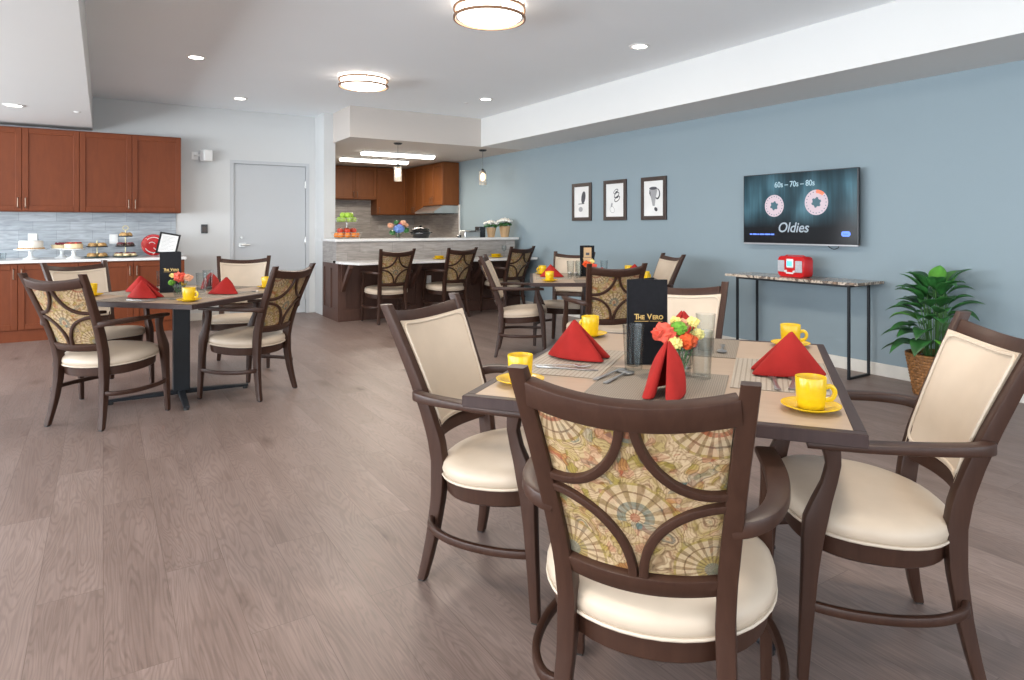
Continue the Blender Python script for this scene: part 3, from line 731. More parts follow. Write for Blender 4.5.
wg = Once(make_glass)
def mat_thing(T, x0, x1, y0, y1, mt, label):
    (cx, cy), a = T; mx, my = (x0 + x1) / 2, (y0 + y1) / 2
    o = MB().box(x0 - mx, x1 - mx, y0 - my, y1 - my, 0, .002, .0006).build('placemat', mt); o.location = at(T, mx, my, TZ); o.rotation_euler.z = a
    return tag(o, label, 'placemat', 'woven placemats')
def make_cut(kind):
    def f():
        L = .19; m = MB()
        if kind == 'knife':
            m.loft([[(x, y, .001 + z) for y, z in rsec(w, h, min(w, h) * .4)] for x, w, h in ((-.11, .005, .002), (-.105, .009, .003), (-.03, .0075, .003), (.0, .005, .0025), (.01, .009, .0012), (.08, .010, .001), (.108, .004, .001))], M=RT((0, 0, .002)))
        else:
            m.loft([[(x, y, z + .003 + zz) for y, zz in rsec(w, .0012, .0004)] for x, w, z in ((-.095, .006, 0), (-.09, .010, 0), (-.03, .0055, .002), (.03, .004, .006), (.042, .005, .006))])
            if kind == 'spoon': m.ico((.067, 0, .0055), .03, 2, sc=(1, .68, .12))
            else:
                m.loft([[(x, y, z + .003 + zz) for y, zz in rsec(w, .0012, .0004)] for x, w, z in ((.042, .005, .006), (.052, .012, .004), (.066, .0125, .002))])
                for k in range(4):
                    yy = -.0105 + .007 * k; m.loft([[(x, yy + y, z + .003 + zz) for y, zz in rsec(.0018, .0010, .0004)] for x, z in ((.064, .002), (.085, .002), (.100, .005))])
        return tag(m.build(kind, M['steel'], None, True, 50), cat=kind)
    return Once(f)
fork, knife, spoon = make_cut('fork'), make_cut('knife'), make_cut('spoon')

def text_mesh(txt, size, name, mat, parent, loc, rot, ext=.0004, sc=(1, 1, 1), align='CENTER', shear=0, bold=0):
    cu = bpy.data.curves.new(name, 'FONT'); cu.body = txt; cu.size = size; cu.extrude = ext; cu.align_x = align; cu.shear = shear; cu.offset = bold
    t = bpy.data.objects.new(name, cu); COL.objects.link(t)
    me = bpy.data.meshes.new_from_object(t.evaluated_get(bpy.context.evaluated_depsgraph_get())); COL.objects.unlink(t); bpy.data.objects.remove(t)
    me.name = name; me.materials.clear(); me.materials.append(mat)
    o = bpy.data.objects.new(name, me); COL.objects.link(o); o.parent = parent; o.location = loc; o.rotation_euler = rot; o.scale = sc; return o
def make_menu(w=.142, h=.305):
    r = empty('menu_stand'); tag(r, cat='menu')
    MB().box(0, w, 0, .004, 0, h, .001).build('front_cover', M['menu'], r)
    MB().box(0, w, 0, .004, 0, h, .001, RT((0, .004, 0), rz=radians(38))).build('back_cover', M['menu'], r)
    MB().tube([(0, .002, .001), (0, .002, h - .001)], .004, 6).build('spine', M['menu'], r)
    rt = (pi / 2, 0, 0)
    g = empty('lettering'); g.parent = r; bpy.data.objects.remove(g)
    m = []
    o = text_mesh('T', .027, 'lettering', M['gold'], r, (w * .22, -.0008, h * .535), rt, bold=.0006)
    for s, x, z in (('HE', .335, .020), ('V', .545, .027), ('ERO', .755, .020)):
        text_mesh(s, z, 'lettering', M['gold'], r, (w * x, -.0008, h * .535), rt, bold=.0006)
    text_mesh('AT BETHANY', .0085, 'lettering', M['gold'], r, (w * .34, -.0008, h * .297), rt) if False else None
    MB().box(w * .17, w * .52, -.001, 0, h * .508, h * .514).box(w * .55, w * .87, -.001, 0, h * .510, h * .513).build('gold_rule', M['gold'], r)
    return r
menu = Once(make_menu)

def bloom(fnc, name, mat, rad, ruff=.30, freq=11, flat=.8):
    ph = R.random() * 6
    def fn(c):
        a = math.atan2(c.y, c.x); return 1 + ruff * sin(a * freq + 5 * c.z + ph) * sin(7 * c.z * 2 + ph) + .10 * sin(a * 17 + ph)
    return MB().ico((0, 0, 0), rad, 3, fn, (1, 1, flat)).build(name, mat, None, True, 30)
def flower(kind, mat, rad, loc, stem_to, label, cat='flower', group=None, **k):
    b = bloom(None, kind, mat, rad, **k); b.location = loc; tag(b, label, cat, group)
    d = Vector(stem_to) - Vector(loc); MB().tube([(0, 0, -rad * .4), tuple(d * .5 + Vector((0, 0, -.004))), tuple(d)], .0018, 6).build('stem', M['stem'], b)
    lf = MB()
    for q in (.35, .6, .8):
        c = d * q; a = R.random() * 6
        for s in (0, 2.4): lf.add([tuple(c), tuple(c + Vector((.012 * cos(a + s) - .004 * sin(a + s), .012 * sin(a + s) + .004 * cos(a + s), .006))), tuple(c + Vector((.022 * cos(a + s), .022 * sin(a + s), .010))), tuple(c + Vector((.012 * cos(a + s) + .004 * sin(a + s), .012 * sin(a + s) - .004 * cos(a + s), .004)))], [(0, 1, 2, 3)])
    l = lf.build('leaves', M['stem'], b); so = l.modifiers.new('thick', 'SOLIDIFY'); so.thickness = .0008
    return b
def make_vase():
    r = MB().lathe([(0, 0), (.030, 0), (.035, .004), (.038, .03), (.037, .07), (.036, .088), (.0345, .088), (.0352, .07), (.0355, .03), (.031, .010), (0, .008)], 28).build('glass_vase', M['glass'], None, True, 60)
    return tag(r, cat='vase')
vase = Once(make_vase)

# --- foreground table setting
a0 = TN[1]
mat_thing(TN, -.505, -.212, -.30, .19, M['mat_light'], 'light woven placemat on the left of the foreground table under the fork and knife')
mat_thing(TN, .200, .500, -.272, .205, M['mat_light'], 'light striped woven placemat on the right of the foreground table')
mat_thing(TN, -.205, .190, -.60, -.105, M['mat_dark'], 'taupe woven placemat nearest the camera on the foreground table')
mat_thing(TN, -.205, .198, .192, .605, M['mat_dark'], 'taupe woven placemat on the far side of the foreground table')
MG = 'yellow mugs'; SG = 'yellow saucers'
def cup(T, x, y, rz, where):
    sauc(at(T, x, y), 0, 'yellow saucer ' + where, SG); mug(at(T, x, y, TZ + .0062), rz, 'yellow mug ' + where, MG)
cup(TN, -.425, -.435, radians(-130), 'at the front left corner of the foreground table')
cup(TN, .418, -.449, radians(-40), 'at the front right corner of the foreground table')
cup(TN, .400, .535, radians(-50), 'at the far right corner of the foreground table')
cup(TN, -.440, .495, radians(100), 'at the far left corner of the foreground table')
NG = 'red folded napkins'
nap(at(TN, -.37, -.01, TZ + .004), a0 + radians(-4), 'red folded napkin on the left placemat of the foreground table, before the far left mug', NG)
o = nap(at(TN, .032, -.405, TZ + .004), a0 + radians(-96), 'red folded napkin nearest the camera on the foreground table, open pleat facing the camera', NG); o.scale = (.92, .85, 1.08)
nap(at(TN, .385, -.03, TZ + .004), a0 + radians(184), 'red folded napkin on the right placemat of the foreground table, flat triangle between two mugs', NG)
nap(at(TN, -.02, .40, TZ + .004), a0 + radians(-95), 'red folded napkin peeking out behind the flowers on the foreground table', NG)
wg(at(TN, -.125, -.125), 0, 'empty water glass left of the black menu on the foreground table').scale = (1, 1, 1.12)
wg(at(TN, .108, -.180), 0, 'water glass right of the flowers, nearer of the two there').scale = (.95, .95, 1.12)
wg(at(TN, .085, .245), 0, 'water glass right of the flowers, farther one behind').scale = (1, 1, 1.12)
wg(at(TN, .04, -.03), 0, 'short water glass hidden behind the flower vase').scale = (.8, .8, .7)
menu(at(TN, -.160, -.050), radians(-56.7 + 23), 'tall black menu stand with gold lettering on the foreground table')
vase(at(TN, .035, -.150), 0, 'small glass vase of mixed flowers on the foreground table')
vb = at(TN, .035, -.150, TZ + .012)
CF = (cos(-.581), sin(-.581))
def fl(kind, mat, rad, sx, dz, dep, label, **k):
    rad *= 1.18; sx -= .006
    flower(kind, mat, rad, (vb[0] + sx * .836 + dep * .549, vb[1] - sx * .549 + dep * .836, vb[2] + dz), (vb[0] + sx * .2, vb[1] - sx * .15, vb[2] + .004), label, group='flowers in the foreground vase', **k)
fl('carnation', M['petal_c'], .031, -.045, .130, -.005, 'large coral carnation on the left of the foreground bouquet')
fl('carnation', M['petal_o'], .025, .028, .105, -.02, 'orange red carnation low in the middle of the foreground bouquet')
fl('spray_flower', M['petal_y'], .021, -.015, .100, -.028, 'pale yellow bloom between the coral and the orange carnations')
fl('button_flower', M['petal_g'], .023, 0, .145, -.01, 'round bright green button flower on top of the foreground bouquet', ruff=.08)
fl('spray_flower', M['petal_y'], .017, .050, .165, 0, 'pale yellow bloom highest on the right of the foreground bouquet')
fl('spray_flower', M['petal_y'], .019, .062, .125, -.005, 'pale yellow bloom farthest right in the foreground bouquet')
fl('carnation', M['petal_p'], .018, .025, .155, .02, 'small peach bloom behind the green button flower')
fl('spray_flower', M['petal_y'], .015, -.004, .165, .02, 'cream bloom at the back above the green button flower')
# cutlery
cz = TZ + .0022
knife(at(TN, -.34, -.20, cz), a0 + radians(4), 'steel table knife on the left placemat of the foreground table')
fork(at(TN, -.37, -.17, cz), a0 + radians(10), 'steel fork beside the knife on the left placemat of the foreground table')
spoon(at(TN, -.18, -.24, cz), a0 + radians(70), 'steel spoon with bowl on the near placemat, left one of the pair')
spoon(at(TN, -.145, -.27, cz), a0 + radians(75), 'steel teaspoon on the near placemat, right one of the pair')
fork(at(TN, .33, -.175, cz), a0 + radians(95), 'steel fork on the right placemat of the foreground table, left one')
spoon(at(TN, .385, -.155, cz), a0 + radians(85), 'steel spoon on the right placemat of the foreground table beside the fork')
knife(at(TN, .475, -.12, cz), a0 + radians(88), 'steel knife on the right placemat near the table edge')
spoon(at(TN, .14, .36, cz), a0 + radians(-88), 'steel spoon on the far placemat of the foreground table')

def small_setting(T, nm, mats, cups, naps, glasses, men, va, fls):
    a = T[1]
    for (x0, x1, y0, y1), mt, l in mats: mat_thing(T, x0, x1, y0, y1, mt, l)
    for x, y, rz, l in cups: cup(T, x, y, rz, l)
    for x, y, rz, l in naps: nap(at(T, x, y, TZ + .004), a + radians(rz), l, NG).scale = (1, 1, .86)
    for x, y, l in glasses: wg(at(T, x, y), 0, l)
mt4 = lambda t: [((-.54, -.22, -.23, .23), M['mat_light'], 'placemat on the left side of ' + t), ((.22, .54, -.23, .23), M['mat_light'], 'placemat on the right side of ' + t),
                 ((-.2, .2, -.57, -.25), M['mat_dark'], 'placemat on the near side of ' + t), ((-.2, .2, .25, .57), M['mat_dark'], 'placemat on the far side of ' + t)]
small_setting(TL, 'left', mt4('the left table by the cherry cabinets'),
    [(.447, -.446, radians(-40), 'on the near corner of the left table'), (.37, .50, radians(60), 'at the right end of the left table before the golden patterned chair'),
     (-.46, -.33, radians(60), 'at the far left of the left table behind the pale patterned chair'), (-.44, .46, radians(90), 'at the far back corner of the left table')],
    [(0.0, -.36, 10, 'red folded napkin in front of the left table menu, nearest the camera there'), (.385, .0, 172, 'red folded napkin on the left table beside the golden patterned chair'),
     (-.05, .38, -60, 'red folded napkin behind the water glass, towards the white door'), (-.34, -.02, 20, 'red folded napkin on the left table behind the nearer one, by the cherry cabinets')],
    [(-.25, .09, 'water glass left of the menu on the left table'), (.05, .22, 'water glass before the far napkin on the left table'), (.215, -.05, 'water glass behind the flowers on the left table')], None, None, None)
menu(at(TL, -.165, -.02), radians(-33.3 + 14), 'black menu stand with gold lettering on the left table')
vase(at(TL, .150, -.19), 0, 'small glass vase with coral flower on the left table')
v2 = at(TL, .150, -.19, TZ + .012)
for k, (kind, mat, rad, sx, dz, l) in enumerate((('carnation', M['petal_c'], .040, .005, .125, 'large coral carnation in the left table vase'), ('carnation', M['petal_p'], .028, .065, .12, 'peach carnation at the right of the left table vase'), ('button_flower', M['petal_g'], .022, -.055, .085, 'green button flower drooping left in the left table vase'), ('spray_flower', M['petal_y'], .018, -.048, .135, 'pale yellow bloom in the left table vase'))):
    flower(kind, mat, rad, (v2[0] + sx * .836, v2[1] - sx * .549, v2[2] + dz), (v2[0] + sx * .2, v2[1], v2[2] + .004), l, group='flowers in the left table vase')
knife(at(TL, .12, -.50, cz), TL[1], 'steel knife on the near side of the left table'); spoon(at(TL, .22, -.42, cz), TL[1] + .2, 'steel spoon on the near side of the left table')
spoon(at(TL, .47, .12, cz), TL[1] + 1.3, 'steel spoon on the right edge of the left table')
small_setting(TR, 'right', mt4('the table under the pictures'),
    [(-.424, -.44, radians(-120), 'at the near left corner of the table under the pictures'), (-.47, .43, radians(120), 'at the far left corner of the table under the pictures, behind a napkin'),
     (.42, .45, radians(-30), 'at the far right corner of the table under the pictures'), (.44, -.43, radians(0), 'at the near right corner of the table under the pictures')],
    [(-.40, .05, 4, 'red folded napkin at the left end of the table under the pictures'), (.43, .10, 184, 'red folded napkin at the right end of the table under the pictures'),
     (.05, -.42, -85, 'red folded napkin at the near side of the table under the pictures')],
    [(-.20, .12, 'water glass on the table under the pictures, leftmost of the cluster'), (-.11, .15, 'water glass on the table under the pictures, in the middle of the cluster'), (-.13, .02, 'water glass on the table under the pictures, nearest of the cluster'), (.14, .2, 'water glass right of the menu on the table under the pictures')], None, None, None)
mm = menu(at(TR, -.10, .17), radians(-33.3 + 6), 'black menu stand with a beige printed card on the table under the pictures')
pc = MB().box(.034, .112, -.0035, -.0012, .10, .285, .0006).build('printed_card', M['kraft'], mm); pc['label'] = 'beige printed card'
MB().box(.04, .106, -.0045, -.0035, .185, .190).box(.055, .09, -.0045, -.0035, .21, .235).build('card_print', M['ink'], pc)
vase(at(TR, -.03, -.02), 0, 'small glass vase with orange flower on the table under the pictures')
v3 = at(TR, -.03, -.02, TZ + .012)
for kind, mat, rad, sx, dz, l in (('carnation', M['petal_o'], .038, -.02, .12, 'orange carnation in the vase on the table under the pictures'), ('spray_flower', M['petal_y'], .022, .03, .145, 'pale yellow bloom in the vase on the table under the pictures'), ('carnation', M['petal_c'], .03, .045, .10, 'coral carnation in the vase on the table under the pictures')):
    flower(kind, mat, rad, (v3[0] + sx * .836, v3[1] - sx * .549, v3[2] + dz), (v3[0] + sx * .2, v3[1], v3[2] + .004), l, group='flowers in the vase under the pictures')
def make_shaker():
    r = empty('salt_shaker'); tag(r, cat='shaker')
    MB().lathe([(0, 0), (.019, 0), (.02, .004), (.016, .05), (0, .05)], 12).build('shaker_body', M['glass'], r, True)
    MB().lathe([(0, .062), (.010, .060), (.0165, .050), (0, .0495)], 12).build('lid', M['steel'], r, True); return r
shk = Once(make_shaker)
shk(at(TR, -.22, -.08), 0, 'salt shaker on the table under the pictures, left of the pair'); shk(at(TR, -.165, -.10), 0, 'pepper shaker on the table under the pictures, right of the pair')

# ------------------------------------------------------------------ right wall things
def make_frame(y0, y1, z0, z1, label):
    r = empty('picture_frame', (XR - .002, (y0 + y1) / 2, (z0 + z1) / 2)); tag(r, label, 'picture')
    w, h = abs(y1 - y0) / 2, (z1 - z0) / 2; b = .048; m = MB()
    m.box(-.024, 0, -w, -w + b, -h, h, .003).box(-.024, 0, w - b, w, -h, h, .003).box(-.024, 0, -w + b, w - b, -h, -h + b, .003).box(-.024, 0, -w + b, w - b, h - b, h, .003)
    m.build('frame', M['frame'], r)
    MB().box(-.012, -.002, -w + b, w - b, -h + b, h - b).build('mat_board', M['paper'], r); return r
def flat(poly, x, t=.0006):  # poly of (y,z), extruded prism at x
    m = MB(); m.loft([[(xx, y, z) for y, z in poly] for xx in (x - t, x)]); return m
def ell(cy, cz, ry, rz, rot=0, n=18):
    return [(cy + ry * cos(a) * cos(rot) - rz * sin(a) * sin(rot), cz + ry * cos(a) * sin(rot) + rz * sin(a) * cos(rot)) for a in [2 * pi * j / n for j in range(n)]]
def add(m, o): m.add(o.v, o.f); return m
# in these y runs away from the camera, so -y is right in the photo
p = make_frame(7.247, 6.825, 1.335, 1.848, 'framed botanical drawing of a leafy stem, leftmost of the three')
m = MB(); add(m, flat(ell(-.04, .06, .045, .085, .2), -.013)); add(m, flat([(.07, -.022), (-.06, -.018), (-.06, -.028), (.07, -.032)], -.013)); add(m, flat([(-.03, -.03), (-.036, -.03), (-.04, .0), (-.034, .0)], -.013))
m.build('drawing', M['ink'], p)
m = MB(); add(m, flat(ell(.02, -.10, .045, .035), -.013)); m.build('drawing', M['inklight'], p)
p = make_frame(6.565, 6.128, 1.335, 1.852, 'framed drawing of stacked cups, middle of the three')
m = MB()
for cy_, cz_, s in ((-.02, .11, .05), (-.035, .065, .055), (-.045, .015, .06)):
    e1 = ell(cy_, cz_, s, s * .55, -.5); e2 = ell(cy_, cz_, s * .78, s * .36, -.5)
    k = len(e1); m.add([(-.013, y, z) for y, z in e1] + [(-.013, y, z) for y, z in e2], [(j, (j + 1) % k, k + (j + 1) % k, k + j) for j in range(k)])
add(m, flat(ell(-.03, .1, .025, .014, -.5), -.013)); add(m, flat(ell(-.05, .04, .03, .014, -.5), -.013)); m.build('drawing', M['ink'], p)
m = MB(); e1 = ell(.05, -.12, .05, .04, .6); e2 = ell(.05, -.12, .044, .034, .6); k = 18; m.add([(-.013, y, z) for y, z in e1 + e2], [(j, (j + 1) % k, k + (j + 1) % k, k + j) for j in range(k)]); add(m, flat(ell(.06, -.06, .016, .03, .3), -.013)); m.build('drawing', M['inklight'], p)
p = make_frame(5.857, 5.438, 1.335, 1.848, 'framed drawing of a tall cup with a handle, rightmost of the three')
m = MB(); add(m, flat([(.06, .12), (.07, .07), (.04, .0), (.015, -.09), (-.02, -.09), (-.035, .0), (-.06, .09), (-.04, .125)], -.013)); m.build('drawing', M['inklight'], p)
m = MB(); e1 = ell(-.065, .05, .045, .065); e2 = ell(-.06, .055, .032, .05); m.add([(-.0135, y, z) for y, z in e1 + e2], [(j, (j + 1) % k, k + (j + 1) % k, k + j) for j in range(k)]); add(m, flat(ell(.005, .12, .065, .018), -.0145)); add(m, flat([(.065, .11), (.07, .06), (.045, .02), (.05, .07)], -.0145)); add(m, flat(ell(-.04, -.13, .03, .022, .6), -.0135)); m.build('drawing', M['ink'], p)

# television
r = empty('television', (5.38, 3.69, 1.43)); tag(r, 'large black flat television on the blue wall showing cassette reels', 'television')
MB().box(0, .035, -.595, .595, -.335, .335, .004).build('housing', M['tvbody'], r)
MB().box(.035, .096, -.20, .20, -.15, .15, .003).build('wall_mount', M['tvbody'], r)
MB().box(-.001, .02, -.59, .59, -.345, -.333, .002).build('bottom_bezel', M['silver'], r)
def screen_mat():
    m, t, b = newmat('tv_screen_image'); co_ = objco(t)
    s = t.nodes.new('ShaderNodeSeparateXYZ'); t.links.new(co_, s.inputs[0])
    n1 = noise(t, 1, objco(t, (1, 3.2, 1.2)), 2); n2 = noise(t, 1, objco(t, (1, 40, 2.0)), 4)
    up = ramp(t, [(0, (0, 0, 0)), (.22, (.02, .02, .02)), (.48, (1, 1, 1)), (.80, (.9, .9, .9)), (1, (.35, .35, .35))], math_(t, 'MULTIPLY_ADD', s.outputs[2], 1.5)); 
    t.nodes[-1] if False else None
    c = ramp(t, [(.3, (.006, .016, .022)), (.5, (.03, .085, .11)), (.68, (.10, .23, .29))], n1.outputs[0])
    c2 = mix(t, .55, c.outputs[0], ramp(t, [(.35, (.6, .6, .6)), (.6, (1.05, 1.05, 1.1)), (.78, (1.6, 1.7, 1.8))], n2.outputs[0]).outputs[0], 'MULTIPLY')
    c3 = mix(t, 1, c2, up.outputs[0], 'MULTIPLY')
    b.inputs['Base Color'].default_value = (.01, .01, .012, 1); b.inputs['Roughness'].default_value = .12
    t.links.new(c3, b.inputs['Emission Color']); b.inputs['Emission Strength'].default_value = 1.05; b.inputs['Specular IOR Level'].default_value = .10; return m
SM = screen_mat()
for nd in SM.node_tree.nodes:
    if nd.type == 'MATH' and nd.operation == 'MULTIPLY_ADD': nd.inputs[1].default_value = 1.5; nd.inputs[2].default_value = .5
scr = MB().box(-.0015, .0, -.585, .585, -.328, .328).build('screen', SM, r)
PINK = emit('reel_pink_glow', (.42, .34, .38), .45); BL = emit('pale_text_glow', (.26, .38, .44), .45); BLUE = emit('blue_button_glow', (.10, .20, .75), 1.0); DK = emit('dark_screen_glow', (.02, .06, .08), 1); ORG = emit('orange_reel_glow', (.5, .12, .06), .9); GREY = emit('grey_script_glow', (.22, .26, .30), .65)
for cy_, cz_, rr in ((.235, .025, .105), (-.205, .045, .115)):
    m = MB(); m.loft([[(x, cy_ + rr * cos(a), cz_ + rr * sin(a)) for a in [2 * pi * j / 36 for j in range(36)]] for x in (-.0025, -.0015)]); w_ = m.build('cassette_reel', PINK, scr)
    m = MB(); star = []
    for j in range(48):
        a = 2 * pi * j / 48; q = rr * (.42 if (j // 4) % 2 else .33); star.append((cy_ + q * cos(a), cz_ + q * sin(a)))
    m.loft([[(x, y, z) for y, z in star] for x in (-.0032, -.0024)])
    for j in range(20):
        a = 2 * pi * j / 20; m.loft([[(x, cy_ + rr * .84 * cos(a) + .005 * cos(b), cz_ + rr * .84 * sin(a) + .005 * sin(b)) for b in [2 * pi * q / 8 for q in range(8)]] for x in (-.0032, -.0024)])
    m.build('reel_hub', DK, scr)
m = MB(); pts = []
for j in range(9): a = radians(45 + 45 * j / 8); pts.append((a, .115))
m.loft([[(x, -.205 - .0 + q * -cos(a) * -1 if False else -.205 + q * cos(pi - a) * 1, .045 + q * sin(a)) for a, q in pts] + [(x, -.205 + q * .72 * cos(pi - a), .045 + q * .72 * sin(a)) for a, q in reversed(pts)] for x in (-.0034, -.0026)])
m.build('reel_highlight', ORG, scr)
RY = (pi / 2, 0, -pi / 2)
text_mesh('60s – 70s – 80s', .075, 'screen_text', BL, scr, (-.003, .02, .20), RY, sc=(.9, 1, 1), bold=.001)
text_mesh('Oldies', .13, 'screen_text', GREY, scr, (-.003, .035, -.225), RY, shear=.25, sc=(.95, 1, 1), bold=.0015)
m = MB(); m.loft([[(x, -.485 + (.022 if abs(a) < pi / 2 or a > 3 * pi / 2 else -.022) + .02 * cos(a), -.238 + .023 * sin(a)) for a in [2 * pi * j / 24 for j in range(24)]] for x in (-.003, -.002)]); m.build('screen_button', BLUE, scr)
text_mesh('Now', .022, 'button_text', DK, scr, (-.0036, -.485, -.245), RY)
m = MB(); y = .515
for wl in (.03, .045, .02, .055, .06, .035):
    m.box(-.003, -.002, y - wl, y, -.255, -.242); y -= wl + .007
m.build('screen_caption', BLUE, scr)
MB().tube(smoothpts([(.02, -.30, -.34), (.025, -.32, -.36), (.03, -.36, -.375), (.03, -.40, -.355), (.04, -.38, -.33)], 4), .004, 6).build('cable', M['tvbody'], r)
# console
r = empty('console_table', (5.26, 3.58, 0)); tag(r, 'narrow marble topped console table with thin black frame under the television', 'console table')
m = MB(); prof = []
for j in range(21): prof.append((-.66 + 1.32 * j / 20, -.20 + .008 * sin(j * 2.1) + .004 * sin(j * 5)))
m.loft([[(px, py, z) for py, px in prof] + [(.20, .66, z), (.20, -.66, z)] for z in (.778, .800)]); m.build('marble_top', M['marble'], r)
m = MB(); s = .0095
for y in (-.565, .565):
    for x in (-.15, .145): pass
for y in (-.56, .56):
    m = MB()
    for x in (-.15, .145): m.box(x - s, x + s, y - s, y + s, 0, .777)
    m.box(-.15, .145, y - s, y + s, .0, .02).box(-.15, .145, y - s, y + s, .757, .777); m.build('leg_frame', M['black_metal'], r)
m = MB().box(-.15 - s, -.15 + s, -.55, .55, .757, .777).box(.145 - s, .145 + s, -.55, .55, .757, .777); m.build('top_rail', M['black_metal'], r)
# radio
r = empty('radio', (5.235, 3.60, .800), radians(-8)); tag(r, 'shiny red retro radio on the marble console table', 'radio')
m = MB(); rs = rsec(.150, .094, .034); m.loft([[(x, s_ * k, .095 + z * k) for s_, z in rs] for x, k in ((-.058, .97), (-.05, 1), (.05, 1), (.058, .97))]); m.build('radio_body', M['red'], r, True, 40)
for y in (.105, -.095):
    g = MB(); g.box(-.066, -.056, y - .036, y + .036, .045, .150, .004)
    for k_ in range(9): g.tube([(-.067, y - .033 + .0082 * k_, .048), (-.067, y - .033 + .0082 * k_, .147)], .0022, 5)
    g.build('speaker_grille', M['silver'], r)
MB().box(-.068, -.056, -.035, .045, .085, .165, .006).build('dial_surround', M['white'], r)
MB().box(-.070, -.066, -.025, .035, .100, .145, .003).build('dial_window', emit('radio_dial_blue', (.12, .5, .8), .8), r)
MB().box(-.070, -.057, -.035, .045, .030, .044, .003).build('tuning_strip', M['white'], r)
for y in (.052, -.045): MB().lathe([(0, 0), (.012, 0), (.010, .014), (0, .014)], 14, RT((-.058, y, .052), ry=-pi / 2)).build('knob', M['white'], r, True)
MB().sweep([(0, -.12, .184), (0, -.09, .196), (0, .09, .196), (0, .12, .184)], rsec(.01, .003, .002)).build('handle', M['red'], r)
# plant
r = empty('potted_plant', (5.19, 2.40, 0)); tag(r, 'leafy green potted plant in a brown wicker basket by the blue wall', 'plant')
m = MB(); rows = 13; seg = 36
def br(z): return .125 + .055 * z / .30
for k in range(rows):
    z = .014 + .0225 * k; pts = []
    for j in range(seg * 2):
        a = pi * j / seg; rr = br(z) + .0055 * (1 if (j // 2 + k) % 2 else -1); pts.append((rr * cos(a), rr * sin(a), z + .002 * sin(a * 5)))
    m.tube(pts, .0118, 6, loop=True)
m.tube([((br(.3) + .004) * cos(2 * pi * j / 40), (br(.3) + .004) * sin(2 * pi * j / 40), .303) for j in range(40)], .011, 7, loop=True)
m.build('wicker_basket', M['basket'], r, True, 60)
MB().lathe([(0, .005), (.11, .005), (.118, .01), (.160, .27), (0, .28)], 24).build('soil', M['soil'], r)
def leaf(m, base, az, el, L, W, droop):
    P = []; d = Vector((cos(az) * cos(el), sin(az) * cos(el), sin(el))); p = Vector(base); n_ = 8; c = []
    for i in range(n_ + 1):
        c.append(p.copy()); e = el - droop * (i / n_) ** 1.3; d = Vector((cos(az) * cos(e), sin(az) * cos(e), sin(e))); p = p + d * L / n_
    vs = []; side = Vector((-sin(az), cos(az), 0))
    for i, q in enumerate(c):
        t = i / n_; w_ = W * max(0, sin(pi * min(1, t ** .72 * .985 + .015))) ** 1.05
        if t > .98: w_ = .001
        up = Vector((0, 0, 1)) * w_ * .35
        vs += [tuple(q - side * w_ + up), tuple(q), tuple(q + side * w_ + up)]
    fs = []
    for i in range(n_): a = i * 3; fs += [(a, a + 1, a + 4, a + 3), (a + 1, a + 2, a + 5, a + 4)]
    m.add(vs, fs)
rp = random.Random(11); dark = MB(); lite = MB(); st = MB(); nst = 56
for k in range(nst):
    az = 2 * pi * k * .618 + rp.random() * .5; hgt = .37 + .50 * (k / nst) + rp.random() * .06; el = radians(-10 + 75 * (k / nst) + rp.uniform(-8, 8))
    out = (.15 - .09 * k / nst)
    b0 = Vector((.05 * cos(az), .05 * sin(az), .26)); tip = Vector((out * cos(az), out * sin(az), hgt * .92))
    st.tube([tuple(b0), tuple(b0.lerp(tip, .5) + Vector((-.01 * cos(az), -.01 * sin(az), .01))), tuple(tip)], .0032, 5)
    tgt = lite if rp.random() < .16 else dark
    Lf = rp.uniform(.18, .26)
    if tip.x + cos(az) * Lf * cos(el) > .215: Lf *= .5; az += .9
    leaf(tgt, tip, az, el, Lf, rp.uniform(.056, .074), rp.uniform(.7, 1.6))
st.build('stems', M['stem'], r); f1 = dark.build('foliage', M['leaf'], r, True, 80); f2 = lite.build('foliage', M['leaf2'], r, True, 80); f2['label'] = 'bright green young leaves'
for f in (f1, f2): so = f.modifiers.new('thick', 'SOLIDIFY'); so.thickness = .0012

# ------------------------------------------------------------------ back wall fittings
r = empty('wall_speaker', (1.10, YB, 2.20)); tag(r, 'small pale wall speaker on a bracket beside the cherry wall cabinets', 'speaker')
MB().box(-.12, -.04, -.012, 0, -.05, .05, .003).build('bracket_plate', M['white'], r)
MB().tube([(-.08, -.012, .0), (-.06, -.06, 0), (-.02, -.09, 0)], .012, 8).build('bracket_arm', M['white'], r)
MB().box(-.055, .065, -.18, -.06, -.075, .075, .012, RT(rz=.35), 2).build('speaker_box', M['white'], r)
r = tag(MB().box(1.095, 1.175, YB - .022, YB, 1.165, 1.285, .004).build('card_reader', M['tvbody']), 'black card reader on the wall between cabinets and door', 'card reader')
MB().box(1.11, 1.16, YB - .026, YB - .022, 1.185, 1.255).build('reader_face', M['frame'], r)
def make_outlet():
    r = MB().box(-.045, .045, -.007, 0, -.06, .06, .003).build('socket_plate', M['white']); tag(r, cat='wall socket')
    m = MB()
    for z in (-.024, .024): m.box(-.017, .017, -.009, -.006, z - .015, z + .015, .001)
    m.build('socket', M['china'], r); return r
ol = Once(make_outlet)
ol((-.70, YB - .013, 1.115), 0, 'white wall socket on the tiles behind the frosted cake'); ol((.11, YB - .013, 1.10), 0, 'white wall socket on the tiles behind the three tier stand')

